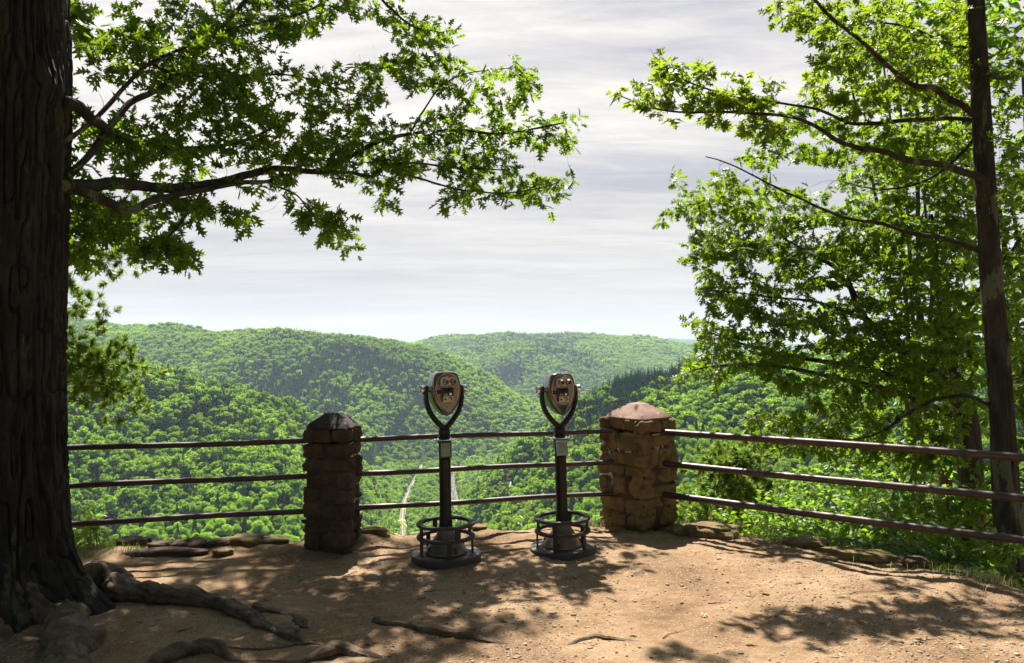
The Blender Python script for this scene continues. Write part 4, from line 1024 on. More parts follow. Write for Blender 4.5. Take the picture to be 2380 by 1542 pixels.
ol = [
    limb([P(140, 432, 5.15), P(200, 432, 5.3), P(260, 428, 5.45), P(330, 432, 5.7), P(400, 437, 5.95), P(470, 428, 6.2), P(550, 412, 6.5), P(620, 397, 6.8), P(665, 392, 7.0), P(740, 398, 7.2), P(790, 380, 7.3), P(850, 345, 7.45), P(910, 322, 7.6), P(980, 308, 7.8), P(1070, 303, 8.0), P(1150, 312, 8.2), P(1240, 300, 8.4), P(1310, 285, 8.5)], .047, .009, .02, 1),
    limb([P(150, 438, 5.2), P(215, 452, 5.3), P(260, 472, 5.4), P(300, 486, 5.45), P(345, 470, 5.6), P(400, 455, 5.8), P(470, 442, 6.1), P(560, 428, 6.4), P(625, 425, 6.6), P(660, 405, 6.9)], .038, .014, .02, 2),
    limb([P(720, 398, 7.1), P(800, 402, 7.3), P(862, 410, 7.4), P(900, 385, 7.5), P(960, 380, 7.7), P(1060, 392, 7.9), P(1180, 398, 8.1)], .022, .007, .02, 3),
    limb([P(885, 385, 7.5), P(960, 412, 7.6), P(1040, 434, 7.7), P(1110, 444, 7.8), P(1190, 450, 7.9), P(1290, 428, 8.0)], .014, .005, .02, 4),
    limb([P(130, 345, 5.1), P(210, 290, 5.3), P(290, 205, 5.6), P(345, 150, 5.8), P(430, 110, 6.1), P(560, 60, 6.6), P(700, 30, 7.1), P(800, -20, 7.5)], .018, .010, .02, 5),
    limb([P(150, 420, 5.2), P(230, 330, 5.4), P(300, 240, 5.7), P(370, 205, 6.0), P(440, 120, 6.4), P(520, 60, 6.8), P(600, -30, 7.2)], .026, .018, .02, 6),
    limb([P(150, 235, 5.1), P(190, 250, 5.2), P(215, 275, 5.25), P(240, 300, 5.4), P(300, 320, 5.7), P(420, 345, 6.2), P(560, 330, 6.8), P(650, 290, 7.2)], .046, .010, .03, 7),
    limb([P(345, 150, 5.8), P(400, 168, 6.0), P(470, 176, 6.3), P(560, 176, 6.7), P(680, 178, 7.1), P(800, 210, 7.4), P(880, 230, 7.6)], .013, .005, .02, 8),
    limb([P(660, 395, 7.0), P(640, 430, 6.9), P(690, 455, 6.9), P(730, 505, 7.0), P(790, 530, 7.1)], .011, .004, .02, 9),
    limb([P(470, 440, 6.1), P(430, 500, 6.0), P(410, 530, 6.0), P(380, 565, 6.0)], .013, .005, .02, 10),
    limb([P(955, 310, 7.75), P(985, 260, 7.8), P(1030, 200, 7.9), P(1090, 170, 8.0), P(1190, 160, 8.1)], .011, .004, .02, 11),
    limb([P(700, 0, 6.4), P(830, -60, 6.7), P(900, 10, 6.8), P(960, 60, 6.8), P(1030, 75, 6.9)], .018, .005, .02, 12),
    # heavy limbs above the frame, they carry the shade-giving top of the crown
    limb([(OX, OY + .1, 6.0), (-2.2, 6.0, 7.0), (-.6, 7.2, 7.9), (1.0, 8.4, 8.6)], .13, .03, .1, 13, 10),
    limb([(OX, OY, 5.2), (-2.2, 5.2, 6.3), (-.8, 5.6, 7.2), (.6, 6.2, 7.8)], .12, .03, .1, 14, 10),
    limb([(OX, OY, 6.6), (-4.2, 6.8, 7.8), (-4.0, 8.4, 9)], .12, .03, .1, 15, 10),
    limb([(OX, OY, 4.6), (-2.6, 4.2, 5.8), (-1.4, 3.4, 6.7), (0.0, 2.6, 7.4)], .11, .03, .1, 16, 10),
]
build_limbs('branch', ol, M['bark2'], oak)
rg_ = np.random.default_rng(5)
sk = Skel(ol); lv = Leaves()
def cluster_px(sk, lv, r, poly, n, d0, dspread, nleaf, size, tint, px_ref=None, **kw):
    q = poly_sample(r, poly, n); pts = []
    for a, b in q:
        sl = .22 if a > 1300 else -.10; per = 62 + 14 * math.sin(a * .011); ph = b - sl * a + 26 * math.sin(a * .017)
        b = b + .8 * per / 6.283 * math.sin(6.283 * ph / per)
        base = d0(a, b) if callable(d0) else d0; pts.append(P(a, b, base + r.uniform(-dspread, dspread)))
    tips = sk.grow(r, pts)
    for t, d in tips:
        m = int(r.integers(nleaf[0], nleaf[1] + 1))
        if m: spray(lv, r, t, d, m, size, tint=tint, **kw)
    return tips
def end_leaves(limbs, lv, r):
    for p, q in limbs:
        for i in (-1, -4, -8, -12):
            d = p[i] - p[i - 1]
            for k in range(2): spray(lv, r, p[i] + r.standard_normal(3) * .05, d / np.linalg.norm(d) + .5 * r.standard_normal(3), 6, .11, tint=(.6, .25), spread=.12)
dep = lambda a, b: 5.4 + (a - 160) / 1150 * 2.9 + (0 if b > 60 else .2)
regions = [
    ([(165, 0), (640, 0), (700, 60), (640, 130), (560, 200), (420, 190), (330, 160), (250, 190), (165, 170)], 165),
    ([(640, 0), (870, 0), (930, 50), (1080, 60), (1075, 90), (960, 100), (900, 70), (860, 40), (760, 40), (720, 90), (640, 90)], 44),
    ([(340, 150), (560, 150), (760, 170), (900, 130), (940, 130), (960, 190), (900, 250), (840, 300), (780, 350), (640, 380), (480, 390), (330, 330), (400, 260), (330, 200)], 255),
    ([(900, 20), (1040, 40), (1080, 70), (1020, 110), (1070, 150), (1000, 200), (920, 160), (930, 90)], 38),
    ([(165, 250), (330, 270), (400, 360), (520, 390), (500, 420), (330, 425), (165, 420)], 60),
    ([(1100, 145), (1250, 155), (1245, 200), (1230, 250), (1150, 265), (1080, 240), (1000, 230), (960, 200), (1040, 170), (1110, 190)], 50),
    ([(960, 260), (1100, 250), (1230, 260), (1300, 280), (1375, 262), (1370, 290), (1330, 320), (1330, 365), (1290, 340), (1240, 350), (1150, 370), (1050, 380), (960, 350), (850, 330), (850, 290)], 105),
    ([(700, 330), (900, 320), (960, 350), (950, 420), (910, 490), (880, 470), (860, 430), (760, 400), (690, 420), (690, 480), (740, 470), (760, 500), (710, 520), (660, 460), (660, 400)], 100),
    ([(960, 370), (1120, 370), (1230, 385), (1345, 420), (1335, 445), (1285, 460), (1270, 500), (1210, 470), (1130, 465), (1080, 495), (1000, 480), (985, 450), (1020, 420), (930, 400)], 78),
    ([(720, 490), (800, 490), (838, 540), (830, 580), (790, 560), (745, 568), (735, 530)], 22),
    ([(165, 440), (330, 470), (470, 450), (580, 490), (580, 530), (540, 525), (480, 500), (400, 520), (330, 520), (300, 560), (165, 540)], 80),
    ([(320, 550), (400, 560), (472, 590), (465, 612), (420, 620), (340, 600), (300, 580)], 40),
    ([(158, 560), (200, 575), (210, 600), (165, 622)], 12),
]
for i, (poly, n) in enumerate(regions):
    cluster_px(sk, lv, rg_, poly, n, (lambda a, b: dep(a, b) + .45), .65 if i in (0, 2, 4, 10) else .5, (5, 9), .118, (.45, .32), spread=.22)
# bare twigs
for poly, n in (([(840, 60), (1000, 120), (980, 240), (860, 250), (800, 180), (820, 120)], 26), ([(560, 440), (680, 430), (720, 500), (640, 520), (560, 500)], 16), ([(940, 400), (1160, 440), (1170, 490), (980, 470)], 12), ([(170, 180), (330, 190), (300, 330), (170, 330)], 16)):
    cluster_px(sk, lv, rg_, poly, n, dep, .3, (0, 0), .1, (.5, .2))
# crown above the frame: it throws the dappled shade on the ground
def shade_clusters(sk, lv, r, spots, size=.14, nleaf=(7, 11), tint=(.4, .2)):
    pts = []
    for gx_, gy_, rx, ry, z0, z1, n in spots:
        for k in range(n):
            z = r.uniform(z0, z1); a = r.uniform(0, 6.28); q = math.sqrt(r.uniform(0, 1))
            kx = z / math.tan(SUN_EL)
            x = gx_ + rx * q * math.cos(a) + kx * math.sin(SUN_AZ); y = gy_ + ry * q * math.sin(a) + kx * math.cos(SUN_AZ)
            if (z - CAMZ) / y > .475 or y < 1: pts.append((x, y, z))
    pts = np.array(pts)
    for t, d in sk.grow(r, pts, sides=5, curl=.08): spray(lv, r, t, d, int(r.integers(*nleaf)), size, tint=tint, spread=.2)
shade_clusters(sk, lv, rg_, [(-3.0, 5.2, 1.6, 2.2, 6.2, 8.6, 330), (-1.5, 5.6, 1.0, 1.5, 6.4, 8.4, 150), (-1.6, 4.4, 1.5, .8, 6.2, 8.4, 170), (-.5, 5.9, .5, .4, 6.6, 8.2, 24), (-.1, 4.7, .5, .3, 6.8, 8.4, 14), (-.5, 6.6, .4, .3, 6.8, 8, 10), (-2.6, 6.6, 1.6, .6, 6.6, 8.6, 90), (-4.2, 4, 2, 2.5, 6, 9, 160), (-2.5, 2.6, 3, 1.6, 6, 8.5, 200)])
end_leaves(ol[:12], lv, rg_); sk.build('twigs', M['twig'], oak); lv.build('foliage', OAK, M['oak'], oak)
print('oak leaves', sum(len(x) for x in lv.p))

# roots of the oak
def root(pts, r0, r1, seed, name='root', mat='root', knots=(), squash=.78, label=None):
    q = smooth_path(pts, 26); m = len(q); rad = np.interp(np.linspace(0, 1, m), np.linspace(0, 1, len(r0)), r0) if isinstance(r0, list) else np.linspace(r0, r1, m)
    for k, a, wd in knots: rad = rad * (1 + a * np.exp(-((np.linspace(0, 1, m) - k) / wd) ** 2))
    z = np.array([gz(a[0], a[1]) for a in q]); q[:, 2] += z - rad * .22
    mb = MB(); tube(mb, q, rad, 44, squash=squash); v = mb.v[0]; rr = np.repeat(rad, 44)[:, None]
    nz = np.stack([fbm(v[:, 0] * 7, v[:, 1] * 7, v[:, 2] * 7, seed + k, 4) for k in range(3)], -1)
    ax = np.repeat(q, 44, 0); dv = v - ax; th = np.tile(np.linspace(0, 2 * math.pi, 44, endpoint=False), m); ln = np.repeat(np.cumsum(np.r_[0, np.linalg.norm(np.diff(q, axis=0), axis=1)]), 44)
    gro = 1 - np.minimum(1, np.abs(noise3(np.cos(th) * 2.4, np.sin(th) * 2.4, ln * 4.5, seed + 40)) * 3.5)
    lump = noise3(np.cos(th) * 1.0, np.sin(th) * 1.0, ln * 9, seed + 50) * .20
    mb.v[0] = v + nz * rr * .26 + dv * (lump - .20 * gro)[:, None]
    o = mb.build(name, M[mat], oak)
    if label: o['label'] = label
    return o
def g(px, py, z=0.0): q = G(px, py, 0); return np.array([q[0], q[1], z])
root([np.array([OX + .25, OY - .05, .16]), g(235, 1372, .10), g(300, 1392, .05), g(380, 1398, .05), g(450, 1402, .045), g(520, 1410, .035), g(575, 1428, .03), g(620, 1455, .012), g(670, 1476, .01), g(735, 1488, -.01)], [.13, .115, .085, .078, .070, .068, .058, .042, .038, .018], 0, 11, knots=((.34, .18, .05), (.62, .15, .04), (.9, .5, .03), (.2, .22, .05)), label='long winding root running right from the trunk')
root([g(590, 1415, .02), g(640, 1418, .0), g(690, 1432, -.005), g(700, 1450, -.01), g(745, 1482, -.02)], [.05, .035, .03, .04, .02], 0, 12, knots=((.6, .5, .1),))
root([np.array([OX + .14, OY - .25, .22]), g(140, 1440, .05), g(148, 1500, .03), g(150, 1570, .01), g(140, 1680, .0)], [.15, .145, .145, .13, .10], 0, 13, knots=((.5, .12, .08),), label='thickest root, coming towards the camera')
root([np.array([OX - .05, OY - .3, .25]), g(-10, 1470, .03), g(-60, 1530, .0)], [.16, .10, .05], 0, 14)
root([g(335, 1560, -.02), g(370, 1538, .015), g(430, 1518, .03), g(500, 1512, .03), g(540, 1526, .01), g(600, 1530, -.005), g(690, 1530, -.005), g(740, 1520, .02), g(790, 1512, .03), g(850, 1524, .01), g(915, 1540, -.03)], [.03, .052, .06, .062, .025, .018, .02, .045, .055, .04, .015], 0, 15, knots=((.76, .2, .04),), label='lumpy root crossing the bottom edge of the ground')
root([g(500, 1502, -.005), g(600, 1506, .0), g(700, 1496, .004), g(760, 1494, -.01)], [.010, .012, .016, .006], 0, 16)
root([g(872, 1438, .0), g(885, 1446, .012), g(940, 1460, .012), g(975, 1472, .018), g(1030, 1478, .018), g(1095, 1482, .025), g(1120, 1492, .005), g(1180, 1502, -.006), g(1235, 1512, -.02)], [.028, .024, .024, .036, .034, .045, .022, .015, .010], 0, 17, knots=((.06, .35, .03), (.64, .25, .03)), label='short bare root with a knot in the middle foreground')
root([g(1290, 1506, -.016), g(1330, 1494, -.004), g(1380, 1484, .004), g(1400, 1487, .004), g(1450, 1492, -.004), g(1530, 1500, -.014), g(1600, 1500, -.02)], [.010, .016, .024, .026, .017, .014, .008], 0, 18, label='faint root barely breaking the sunlit dirt')

# ================================================================ trees on the right
def straight_tree(name, label, path, rad, limbs, mat, barkmat, group=None, amp=.008, nang=120):
    t = empty(name, (0, 0, 0)); tag(t, label, 'tree', group)
    trunk('trunk', path, rad, barkmat, t, nang, 320, amp, 5.5, 3.2, None, int(path[0][0] * 10) & 63)
    return t
base = P(2348, 1345, 7.05)
tp = [P(2352, 1370, 7.0), P(2346, 1250, 7.05), P(2338, 1130, 7.1), P(2325, 900, 7.15), P(2302, 620, 7.2), P(2283, 300, 7.25), P(2268, 0, 7.3), P(2255, -300, 7.4), P(2240, -900, 7.6)]
rt = straight_tree('red_oak_tree', 'slim dark straight-trunked oak beyond the fence near the right edge', tp, [.128, .12, .112, .102, .092, .082, .072, .06, .04], None, None, M['bark2'])
rl = [
    limb([P(2290, 415, 7.2), P(2240, 402, 7.15), P(2180, 383, 7.1), P(2110, 372, 7.05), P(2050, 352, 7.0), P(2000, 345, 7.0), P(1945, 325, 7.0), P(1890, 290, 7.05), P(1830, 270, 7.1), P(1700, 262, 7.2), P(1580, 262, 7.3), P(1500, 246, 7.3), P(1440, 222, 7.3)], .036, .005, .015, 31),
    limb([P(2280, 280, 7.25), P(2200, 276, 7.4), P(2100, 282, 7.5), P(2000, 290, 7.5), P(1960, 283, 7.5), P(1900, 255, 7.5), P(1810, 240, 7.5), P(1700, 225, 7.5), P(1580, 180, 7.5), P(1520, 130, 7.5)], .024, .005, .015, 32),
    limb([P(2285, 285, 7.25), P(2240, 250, 7.2), P(2200, 228, 7.15), P(2170, 205, 7.1), P(2120, 198, 7.1), P(2060, 150, 7.0), P(2000, 95, 6.9), P(1930, 40, 6.85), P(1870, -20, 6.8)], .034, .012, .015, 33),
    limb([P(2305, 590, 7.2), P(2240, 570, 7.3), P(2180, 553, 7.4), P(2110, 540, 7.5), P(2050, 520, 7.5), P(1975, 508, 7.5), P(1900, 480, 7.5), P(1850, 458, 7.5), P(1780, 425, 7.5), P(1700, 385, 7.5), P(1640, 365, 7.5)], .026, .005, .015, 34),
    limb([P(2300, 940, 7.15), P(2240, 920, 7.5), P(2180, 928, 7.8), P(2120, 955, 7.9), P(2050, 1002, 8.0), P(1985, 1022, 8.1), P(1900, 1015, 8.2)], .022, .006, .015, 35),
    limb([P(2275, 160, 7.3), P(2340, 180, 7.2), P(2420, 110, 7.1)], .025, .015, .01, 36),
    limb([P(2270, 120, 7.3), P(2200, 100, 7.4), P(2100, 60, 7.5), P(1990, 50, 7.5)], .02, .006, .01, 37),
    limb([tp[7], np.array([3.6, 6.6, 6.9]), np.array([2.4, 6.2, 7.6])], .05, .02, .03, 38, 10),
    limb([tp[8], np.array([4.4, 7.6, 9.0]), np.array([3.4, 7.0, 9.6])], .04, .02, .03, 39, 10),
    limb([P(2280, 300, 7.25), P(2230, 360, 7.7), P(2150, 420, 8.1), P(2050, 440, 8.4), P(1950, 420, 8.6)], .02, .006, .01, 40),
]
build_limbs('branch', rl, M['bark2'], rt)
r2 = np.random.default_rng(9); sk = Skel(rl); lv = Leaves(); lm = Leaves()
for poly, n, d0, ds, tn, L_ in [
    ([(1420, 185), (1470, 215), (1530, 140), (1650, 145), (1720, 170), (1800, 190), (1850, 240), (1800, 320), (1740, 320), (1640, 285), (1560, 262), (1450, 238)], 105, 7.35, .3, (.85, .15), lm),
    ([(1840, 60), (1900, 130), (1850, 240), (2000, 270), (2260, 260), (2260, 0), (1760, 0), (1790, 40)], 320, 8.0, .9, (.5, .32), lm),
    ([(1700, 300), (1850, 240), (2100, 290), (2270, 300), (2270, 400), (2050, 400), (1900, 380), (1780, 400), (1720, 360)], 170, 8.1, .8, (.4, .3), lv),
    ([(1555, 395), (1600, 430), (1690, 395), (1800, 420), (1980, 470), (2200, 520), (2270, 560), (2200, 620), (1950, 600), (1800, 590), (1640, 600), (1590, 560), (1600, 490), (1530, 520), (1570, 470)], 340, 8.8, .7, (.5, .3), lv),
    ([(2300, 0), (2380, 0), (2380, 500), (2330, 500)], 36, 7.0, .5, (.5, .25), lv),
]:
    cluster_px(sk, L_, r2, poly, n, d0, ds, (6, 10), .10, tn)
for poly, n in (([(1500, 100), (1560, 150), (1540, 200)], 8), ([(1640, 350), (1780, 370), (1800, 430), (1680, 420)], 26), ([(1750, 260), (1860, 270), (1870, 330)], 10)):
    cluster_px(sk, lv, r2, poly, n, 7.4, .3, (0, 0), .1, (.5, .2))
shade_clusters(sk, lv, r2, [(2.9, 4.8, .5, .2, 6.4, 7.6, 7), (1.0, 4.4, .3, .2, 6.6, 7.4, 5), (2.0, 5.75, .2, .08, 5.6, 6.4, 3)])
end_leaves(rl[:2], lm, r2); end_leaves([rl[2]] + rl[4:8] + rl[9:], lv, r2); sk.build('twigs', M['twig'], rt); lv.build('foliage', OAK, M['oak'], rt); lm.build('young_foliage', MAPLE, M['maple'], rt)

# second oak, further down the slope, forked trunk half hidden in leaves
t2 = empty('forked_oak_tree', (0, 0, 0)); tag(t2, 'forked oak half hidden in leaves, left of and behind the slim straight trunk', 'tree')
D2 = 9.2
trunk('trunk', [P(2262, 1300, D2), P(2256, 1100, D2), P(2246, 980, D2), P(2236, 930, D2)], [.15, .14, .135, .12], M['bark2'], t2, 100, 160, .008, 5.5, 3.2, None, 3)
l2 = [
    limb([P(2240, 960, D2), P(2215, 870, 9.3), P(2200, 800, 9.4), P(2190, 700, 9.5), P(2176, 626, 9.6), P(2160, 500, 9.7)], .10, .04, .02, 41),
    limb([P(2240, 960, D2), P(2190, 885, 9.1), P(2130, 840, 9.0), P(2085, 800, 8.9), P(2010, 740, 8.8), P(1960, 640, 8.7), P(1900, 600, 8.6), P(1820, 555, 8.5)], .075, .010, .02, 42),
    limb([P(2230, 930, D2), P(2160, 900, 9), P(2060, 870, 8.8), P(1960, 850, 8.6), P(1850, 830, 8.5), P(1720, 800, 8.3), P(1640, 770, 8.2)], .05, .006, .02, 43),
    limb([P(2245, 980, D2), P(2170, 945, 9), P(2060, 905, 8.8), P(1950, 880, 8.6), P(1800, 850, 8.4), P(1660, 850, 8.2), P(1590, 868, 8.1)], .04, .006, .02, 44),
    limb([P(2250, 1000, D2), P(2150, 1040, 9.2), P(2020, 1040, 9.1), P(1900, 1035, 9), P(1800, 1030, 8.9)], .04, .006, .02, 45),
    limb([P(2010, 740, 8.8), P(1900, 700, 8.6), P(1780, 690, 8.4), P(1680, 680, 8.3)], .02, .005, .02, 46),
    limb([P(2200, 800, 9.4), P(2260, 700, 9.4), P(2340, 600, 9.4), P(2420, 480, 9.4)], .05, .01, .02, 47),
]
build_limbs('branch', l2, M['bark2'], t2)
sk = Skel(l2); lv = Leaves()
for poly, n, d0, ds, tn in [
    ([(1600, 560), (1800, 560), (2270, 600), (2270, 800), (2000, 800), (1850, 760), (1700, 720), (1640, 700), (1600, 620)], 520, 8.7, .9, (.45, .28)),
    ([(1590, 745), (1640, 700), (1800, 720), (1900, 790), (2260, 800), (2270, 960), (2000, 930), (1850, 910), (1750, 850), (1660, 900), (1620, 885), (1560, 870), (1640, 790)], 330, 8.5, .8, (.5, .28)),
    ([(1720, 1010), (1745, 960), (1830, 920), (2000, 930), (2240, 970), (2250, 1070), (2050, 1080), (1900, 1060), (1780, 1050)], 230, 8.9, .6, (.52, .28)),
    ([(2060, 300), (2270, 300), (2270, 560), (2080, 540)], 170, 9.4, .8, (.3, .2)),
    ([(1690, 420), (1900, 470), (2270, 430), (2270, 620), (1700, 600), (1620, 560)], 230, 9.3, .6, (.6, .28)),
    ([(1950, 280), (2270, 280), (2270, 430), (1950, 430), (1850, 350)], 110, 9.6, .6, (.55, .28)),
    ([(2310, 380), (2400, 380), (2400, 900), (2340, 900)], 120, 9.4, .8, (.3, .25)),
]:
    cluster_px(sk, lv, r2, poly, n, d0, ds, (6, 10), .115, tn, curl=.1) if False else cluster_px(sk, lv, r2, poly, n, d0, ds, (6, 10), .115, tn)
end_leaves(l2[1:6], lv, r2); sk.build('twigs', M['twig'], t2); lv.build('foliage', OAK, M['oak'], t2)

# broad-leaved trees and shrubs behind, one by one
def bush(name, label, cat, foot, boxes, n, nleaf, size, shape, mat, tint, seed, stems=5, group=None, twr=.012):
    """foot: root point; boxes: list of (centre, radii) ellipsoids of foliage"""
    t = empty(name, tuple(foot)); tag(t, label, cat, group); r = np.random.default_rng(seed)
    f = np.zeros(3); limbs = []
    for k in range(stems):
        c, rd = boxes[k % len(boxes)]; e = np.array(c) - foot + r.uniform(-.5, .5, 3) * rd
        m = f + (e - f) * .5 + np.array([0, 0, .12 * np.linalg.norm(e)])
        limbs.append(limb([f + r.uniform(-.03, .03, 3) * [1, 1, 0], m, e], twr, twr * .35, .03, seed + k, 12))
    sk = Skel(limbs); lv = Leaves(); pts = []
    for k in range(n):
        c, rd = boxes[k % len(boxes)]; u = r.standard_normal(3); u /= np.linalg.norm(u); pts.append(np.array(c) - foot + u * np.array(rd) * r.uniform(.35, 1.08) ** .6)
    for tp_, d in sk.grow(r, np.array(pts), curl=.1): spray(lv, r, tp_, d, int(r.integers(*nleaf)), size, tint=tint, spread=.12 * size / .08)
    build_limbs('stem', limbs, M['twig'], t, 7); sk.build('twigs', M['twig'], t); lv.build('foliage', shape, mat, t)
    return t
def pb(px, py, d, rx, ry, rz): return (P(px, py, d), (rx, ry, rz))
bush('understory_tree', 'dense leafy tree filling the top right corner behind the slim trunk', 'tree', P(2420, 1150, 11.5), [pb(2350, 150, 11.5, 1.3, 1.3, 1.2), pb(2400, 480, 11, 1.2, 1.2, 1.2), pb(2180, 130, 11.8, 1.0, 1.0, 1.0), pb(2380, 800, 11, 1.2, 1.2, 1.1)], 520, (7, 12), .15, OVATE, M['shrub'], (.5, .28), 101, 8, twr=.05)
bush('understory_tree', 'dark leafy tree between the forked oak and the slim trunk', 'tree', P(2200, 1180, 12.5), [pb(2150, 480, 12.5, 1.3, 1.2, 1.1), pb(2100, 760, 12.5, 1.5, 1.2, .9), pb(2230, 880, 12, 1.2, 1.2, 1.0)], 360, (7, 12), .15, OVATE, M['shrub'], (.45, .28), 102, 7, twr=.05)
bush('leafy_sapling', 'bright green leafy sapling seen between the top and middle rails at right', 'sapling', P(2050, 1330, 10.5), [pb(1960, 1120, 10.5, .9, .8, .42), pb(2130, 1130, 10.3, .8, .8, .5), pb(2060, 1060, 11, 1.0, .8, .35)], 230, (7, 11), .085, OVATE, M['shrub'], (.85, .2), 103, 8, twr=.018)
bush('leafy_sapling', 'yellow green leafy bush below the middle rail, right of the young pine', 'bush', P(1860, 1400, 10), [pb(1850, 1180, 10, .62, .6, .4), pb(1960, 1220, 9.6, .6, .5, .36)], 150, (7, 11), .08, OVATE, M['shrub'], (.95, .15), 104, 7, twr=.015)
bush('understory_tree', 'leafy tree beyond the highest branches of the slim trunk, filling the sky behind them', 'tree', P(2140, 1180, 11.8), [pb(2150, 90, 11.8, 1.0, 1.0, .9), pb(2010, 170, 11.6, .8, .9, .8), pb(2200, 300, 11.8, .8, .9, .8)], 190, (7, 12), .12, OVATE, M['shrub'], (.6, .28), 109, 7, twr=.04)
bush('dark_shrub', 'dark leafy shrub in front of the slim trunk between middle and bottom rails', 'shrub', P(2210, 1340, 8.3), [pb(2200, 1130, 8.4, .62, .5, .42), pb(2290, 1200, 8.2, .45, .4, .4), pb(2090, 1210, 8.6, .5, .5, .3)], 170, (7, 11), .10, OVATE, M['shrub'], (.5, .28), 105, 7, twr=.014)
bush('low_shrub', 'low bright shrub just beyond the broad cracked slab', 'shrub', P(1950, 1310, 7.6), [pb(1900, 1255, 7.6, .42, .35, .16), pb(1780, 1240, 8.0, .45, .35, .18), pb(1720, 1215, 8.6, .35, .3, .22)], 95, (6, 10), .07, OVATE, M['shrub'], (.75, .2), 106, 6, twr=.008)
bush('low_shrub', 'leafy shrub at the foot of the slim trunk beneath the bottom rail', 'shrub', P(2290, 1390, 6.6), [pb(2290, 1290, 6.7, .34, .3, .22), pb(2350, 1320, 6.4, .3, .28, .24), pb(2230, 1270, 6.9, .3, .3, .2)], 90, (6, 10), .085, OVATE, M['shrub'], (.6, .22), 107, 6, twr=.008)
bush('low_shrub', 'shrub with large pale leaves right of the slim trunk at the frame edge', 'shrub', P(2400, 1380, 7.6), [pb(2400, 1180, 7.6, .35, .4, .5), pb(2410, 980, 7.7, .3, .4, .5), pb(2400, 700, 7.8, .25, .4, .6)], 110, (6, 10), .11, OVATE, M['shrub'], (.6, .25), 108, 6, twr=.014)
for k, (a, b) in enumerate(((2060, 355), (2130, 395), (2150, 335), (2060, 575), (2095, 610), (2355, 390), (2340, 990), (2240, 260))):
    pass

# sumac: long fronds with narrow leaflets
def sumac(foot, n, L0, label, seed, spread=1.0):
    t = empty('sumac_plant', tuple(foot)); tag(t, label, 'plant', 'sumac plants beyond the fence'); r = np.random.default_rng(seed); lv = Leaves(); mb = MB()
    for k in range(n):
        a = k * 2.4 + r.uniform(-.3, .3); l = L0 * r.uniform(.75, 1.1); d = np.array([math.cos(a), math.sin(a), 0]) * spread
        h = r.uniform(.12, .45) * L0
        s0 = np.array([0, 0, h * .6]); p = smooth_path([s0 * 0, s0, s0 + d * l * .4 + [0, 0, .20 * l], s0 + d * l * .8 + [0, 0, .12 * l], s0 + d * l * 1.05 - [0, 0, .10 * l]], 7)
        tube(mb, p, np.linspace(.006, .0015, len(p)), 5)
        tg = np.gradient(p, axis=0); tg /= np.linalg.norm(tg, axis=1)[:, None]
        for i in range(9, len(p)):
            s_ = np.cross(tg[i], [0, 0, 1]); s_ /= np.linalg.norm(s_); f = (i - 9) / (len(p) - 9); sz = .11 * L0 * math.sin(math.pi * (.2 + .75 * f)) + .02
            for q in (-1, 1):
                dd = s_ * q + tg[i] * .55 - np.array([0, 0, .35]) + .12 * r.standard_normal(3)
                lv.add(p[i][None], dd[None], (np.array([0, 0, 1.]) + .25 * r.standard_normal(3))[None], np.array([sz * r.uniform(.85, 1.15) * 1.5]), np.clip(np.array([.55 + .25 * r.standard_normal()]), 0, 1))
    mb.build('stems', M['twig'], t); lv.build('leaflets', LANCE, M['fern'], t); return t
for k, (px, py, d, n, L0, lb) in enumerate([(2040, 1330, 7.0, 11, .60, 'sumac with drooping fronds below the bottom rail, right of the low bright shrub'), (2125, 1330, 7.2, 10, .62, 'sumac plant between the other sumacs and the slim trunk'), (2080, 1260, 7.9, 9, .6, 'taller sumac behind, fronds crossing the bottom rail'), (1975, 1320, 6.9, 8, .42, 'small sumac nearest the broad cracked slab'), (2190, 1350, 6.6, 8, .42, 'small sumac low by the dark stones at right')]):
    sumac(P(px, py, d), n, L0, lb, 200 + k)

# pines
def needle_tufts(lv, r, p, d, n, L_, tint):
    o = r.standard_normal((n, 3)) * .55 + d; o[:, 2] += .25
    lv.add(np.repeat(p[None], n, 0), o, r.standard_normal((n, 3)), L_ * r.uniform(.7, 1.15, n), np.clip(tint + .2 * r.standard_normal(n), 0, 1))
NEEDLE = (np.array([(-.018, 0, 0), (.018, 0, 0), (0, 1, -.10), (0, .5, .02)], float), np.array([(0, 1, 3), (0, 3, 2), (3, 1, 2)]))
def pine(label, foot, trunk_top, trunk_r, limbs_px, seed, ntuft, nl=.11, tint=.5, trunkmat='bark', r_t=None, wd=.10):
    t = empty('pine_tree', tuple(foot)); tag(t, label, 'pine tree'); r = np.random.default_rng(seed); foot = np.array(foot)
    mb = MB(); pth = smooth_path([np.zeros(3), (np.array(trunk_top) - foot) * .5, np.array(trunk_top) - foot], 10); tube(mb, pth, np.linspace(trunk_r, trunk_r * .35, len(pth)), 14); mb.build('trunk', M[trunkmat], t)
    lv = Leaves(); limbs = [limb([np.array(q) - foot for q in l], r0, .004, .02, seed + k, 6) for k, (l, r0) in enumerate(limbs_px)]
    sk = Skel(limbs); pts = []
    for (pp, _) in limbs:
        m = len(pp)
        for k in range(ntuft):
            i = int(r.uniform(.25, 1) * (m - 1)); f = i / m; pts.append(pp[i] + r.standard_normal(3) * [wd * 1.5, wd * 1.5, wd] * (1.15 - .5 * f) + np.array([0, 0, .04]))
    for tp_, d in sk.grow(r, np.array(pts), rbase=.0016, k=.003):
        needle_tufts(lv, r, tp_, d, 60, nl, tint); needle_tufts(lv, r, tp_ - d * .05, d, 50, nl, tint)
    build_limbs('branch', limbs, M['twig'], t, 6); sk.build('twigs', M['twig'], t); lv.build('needles', NEEDLE, M['needle'], t); return t
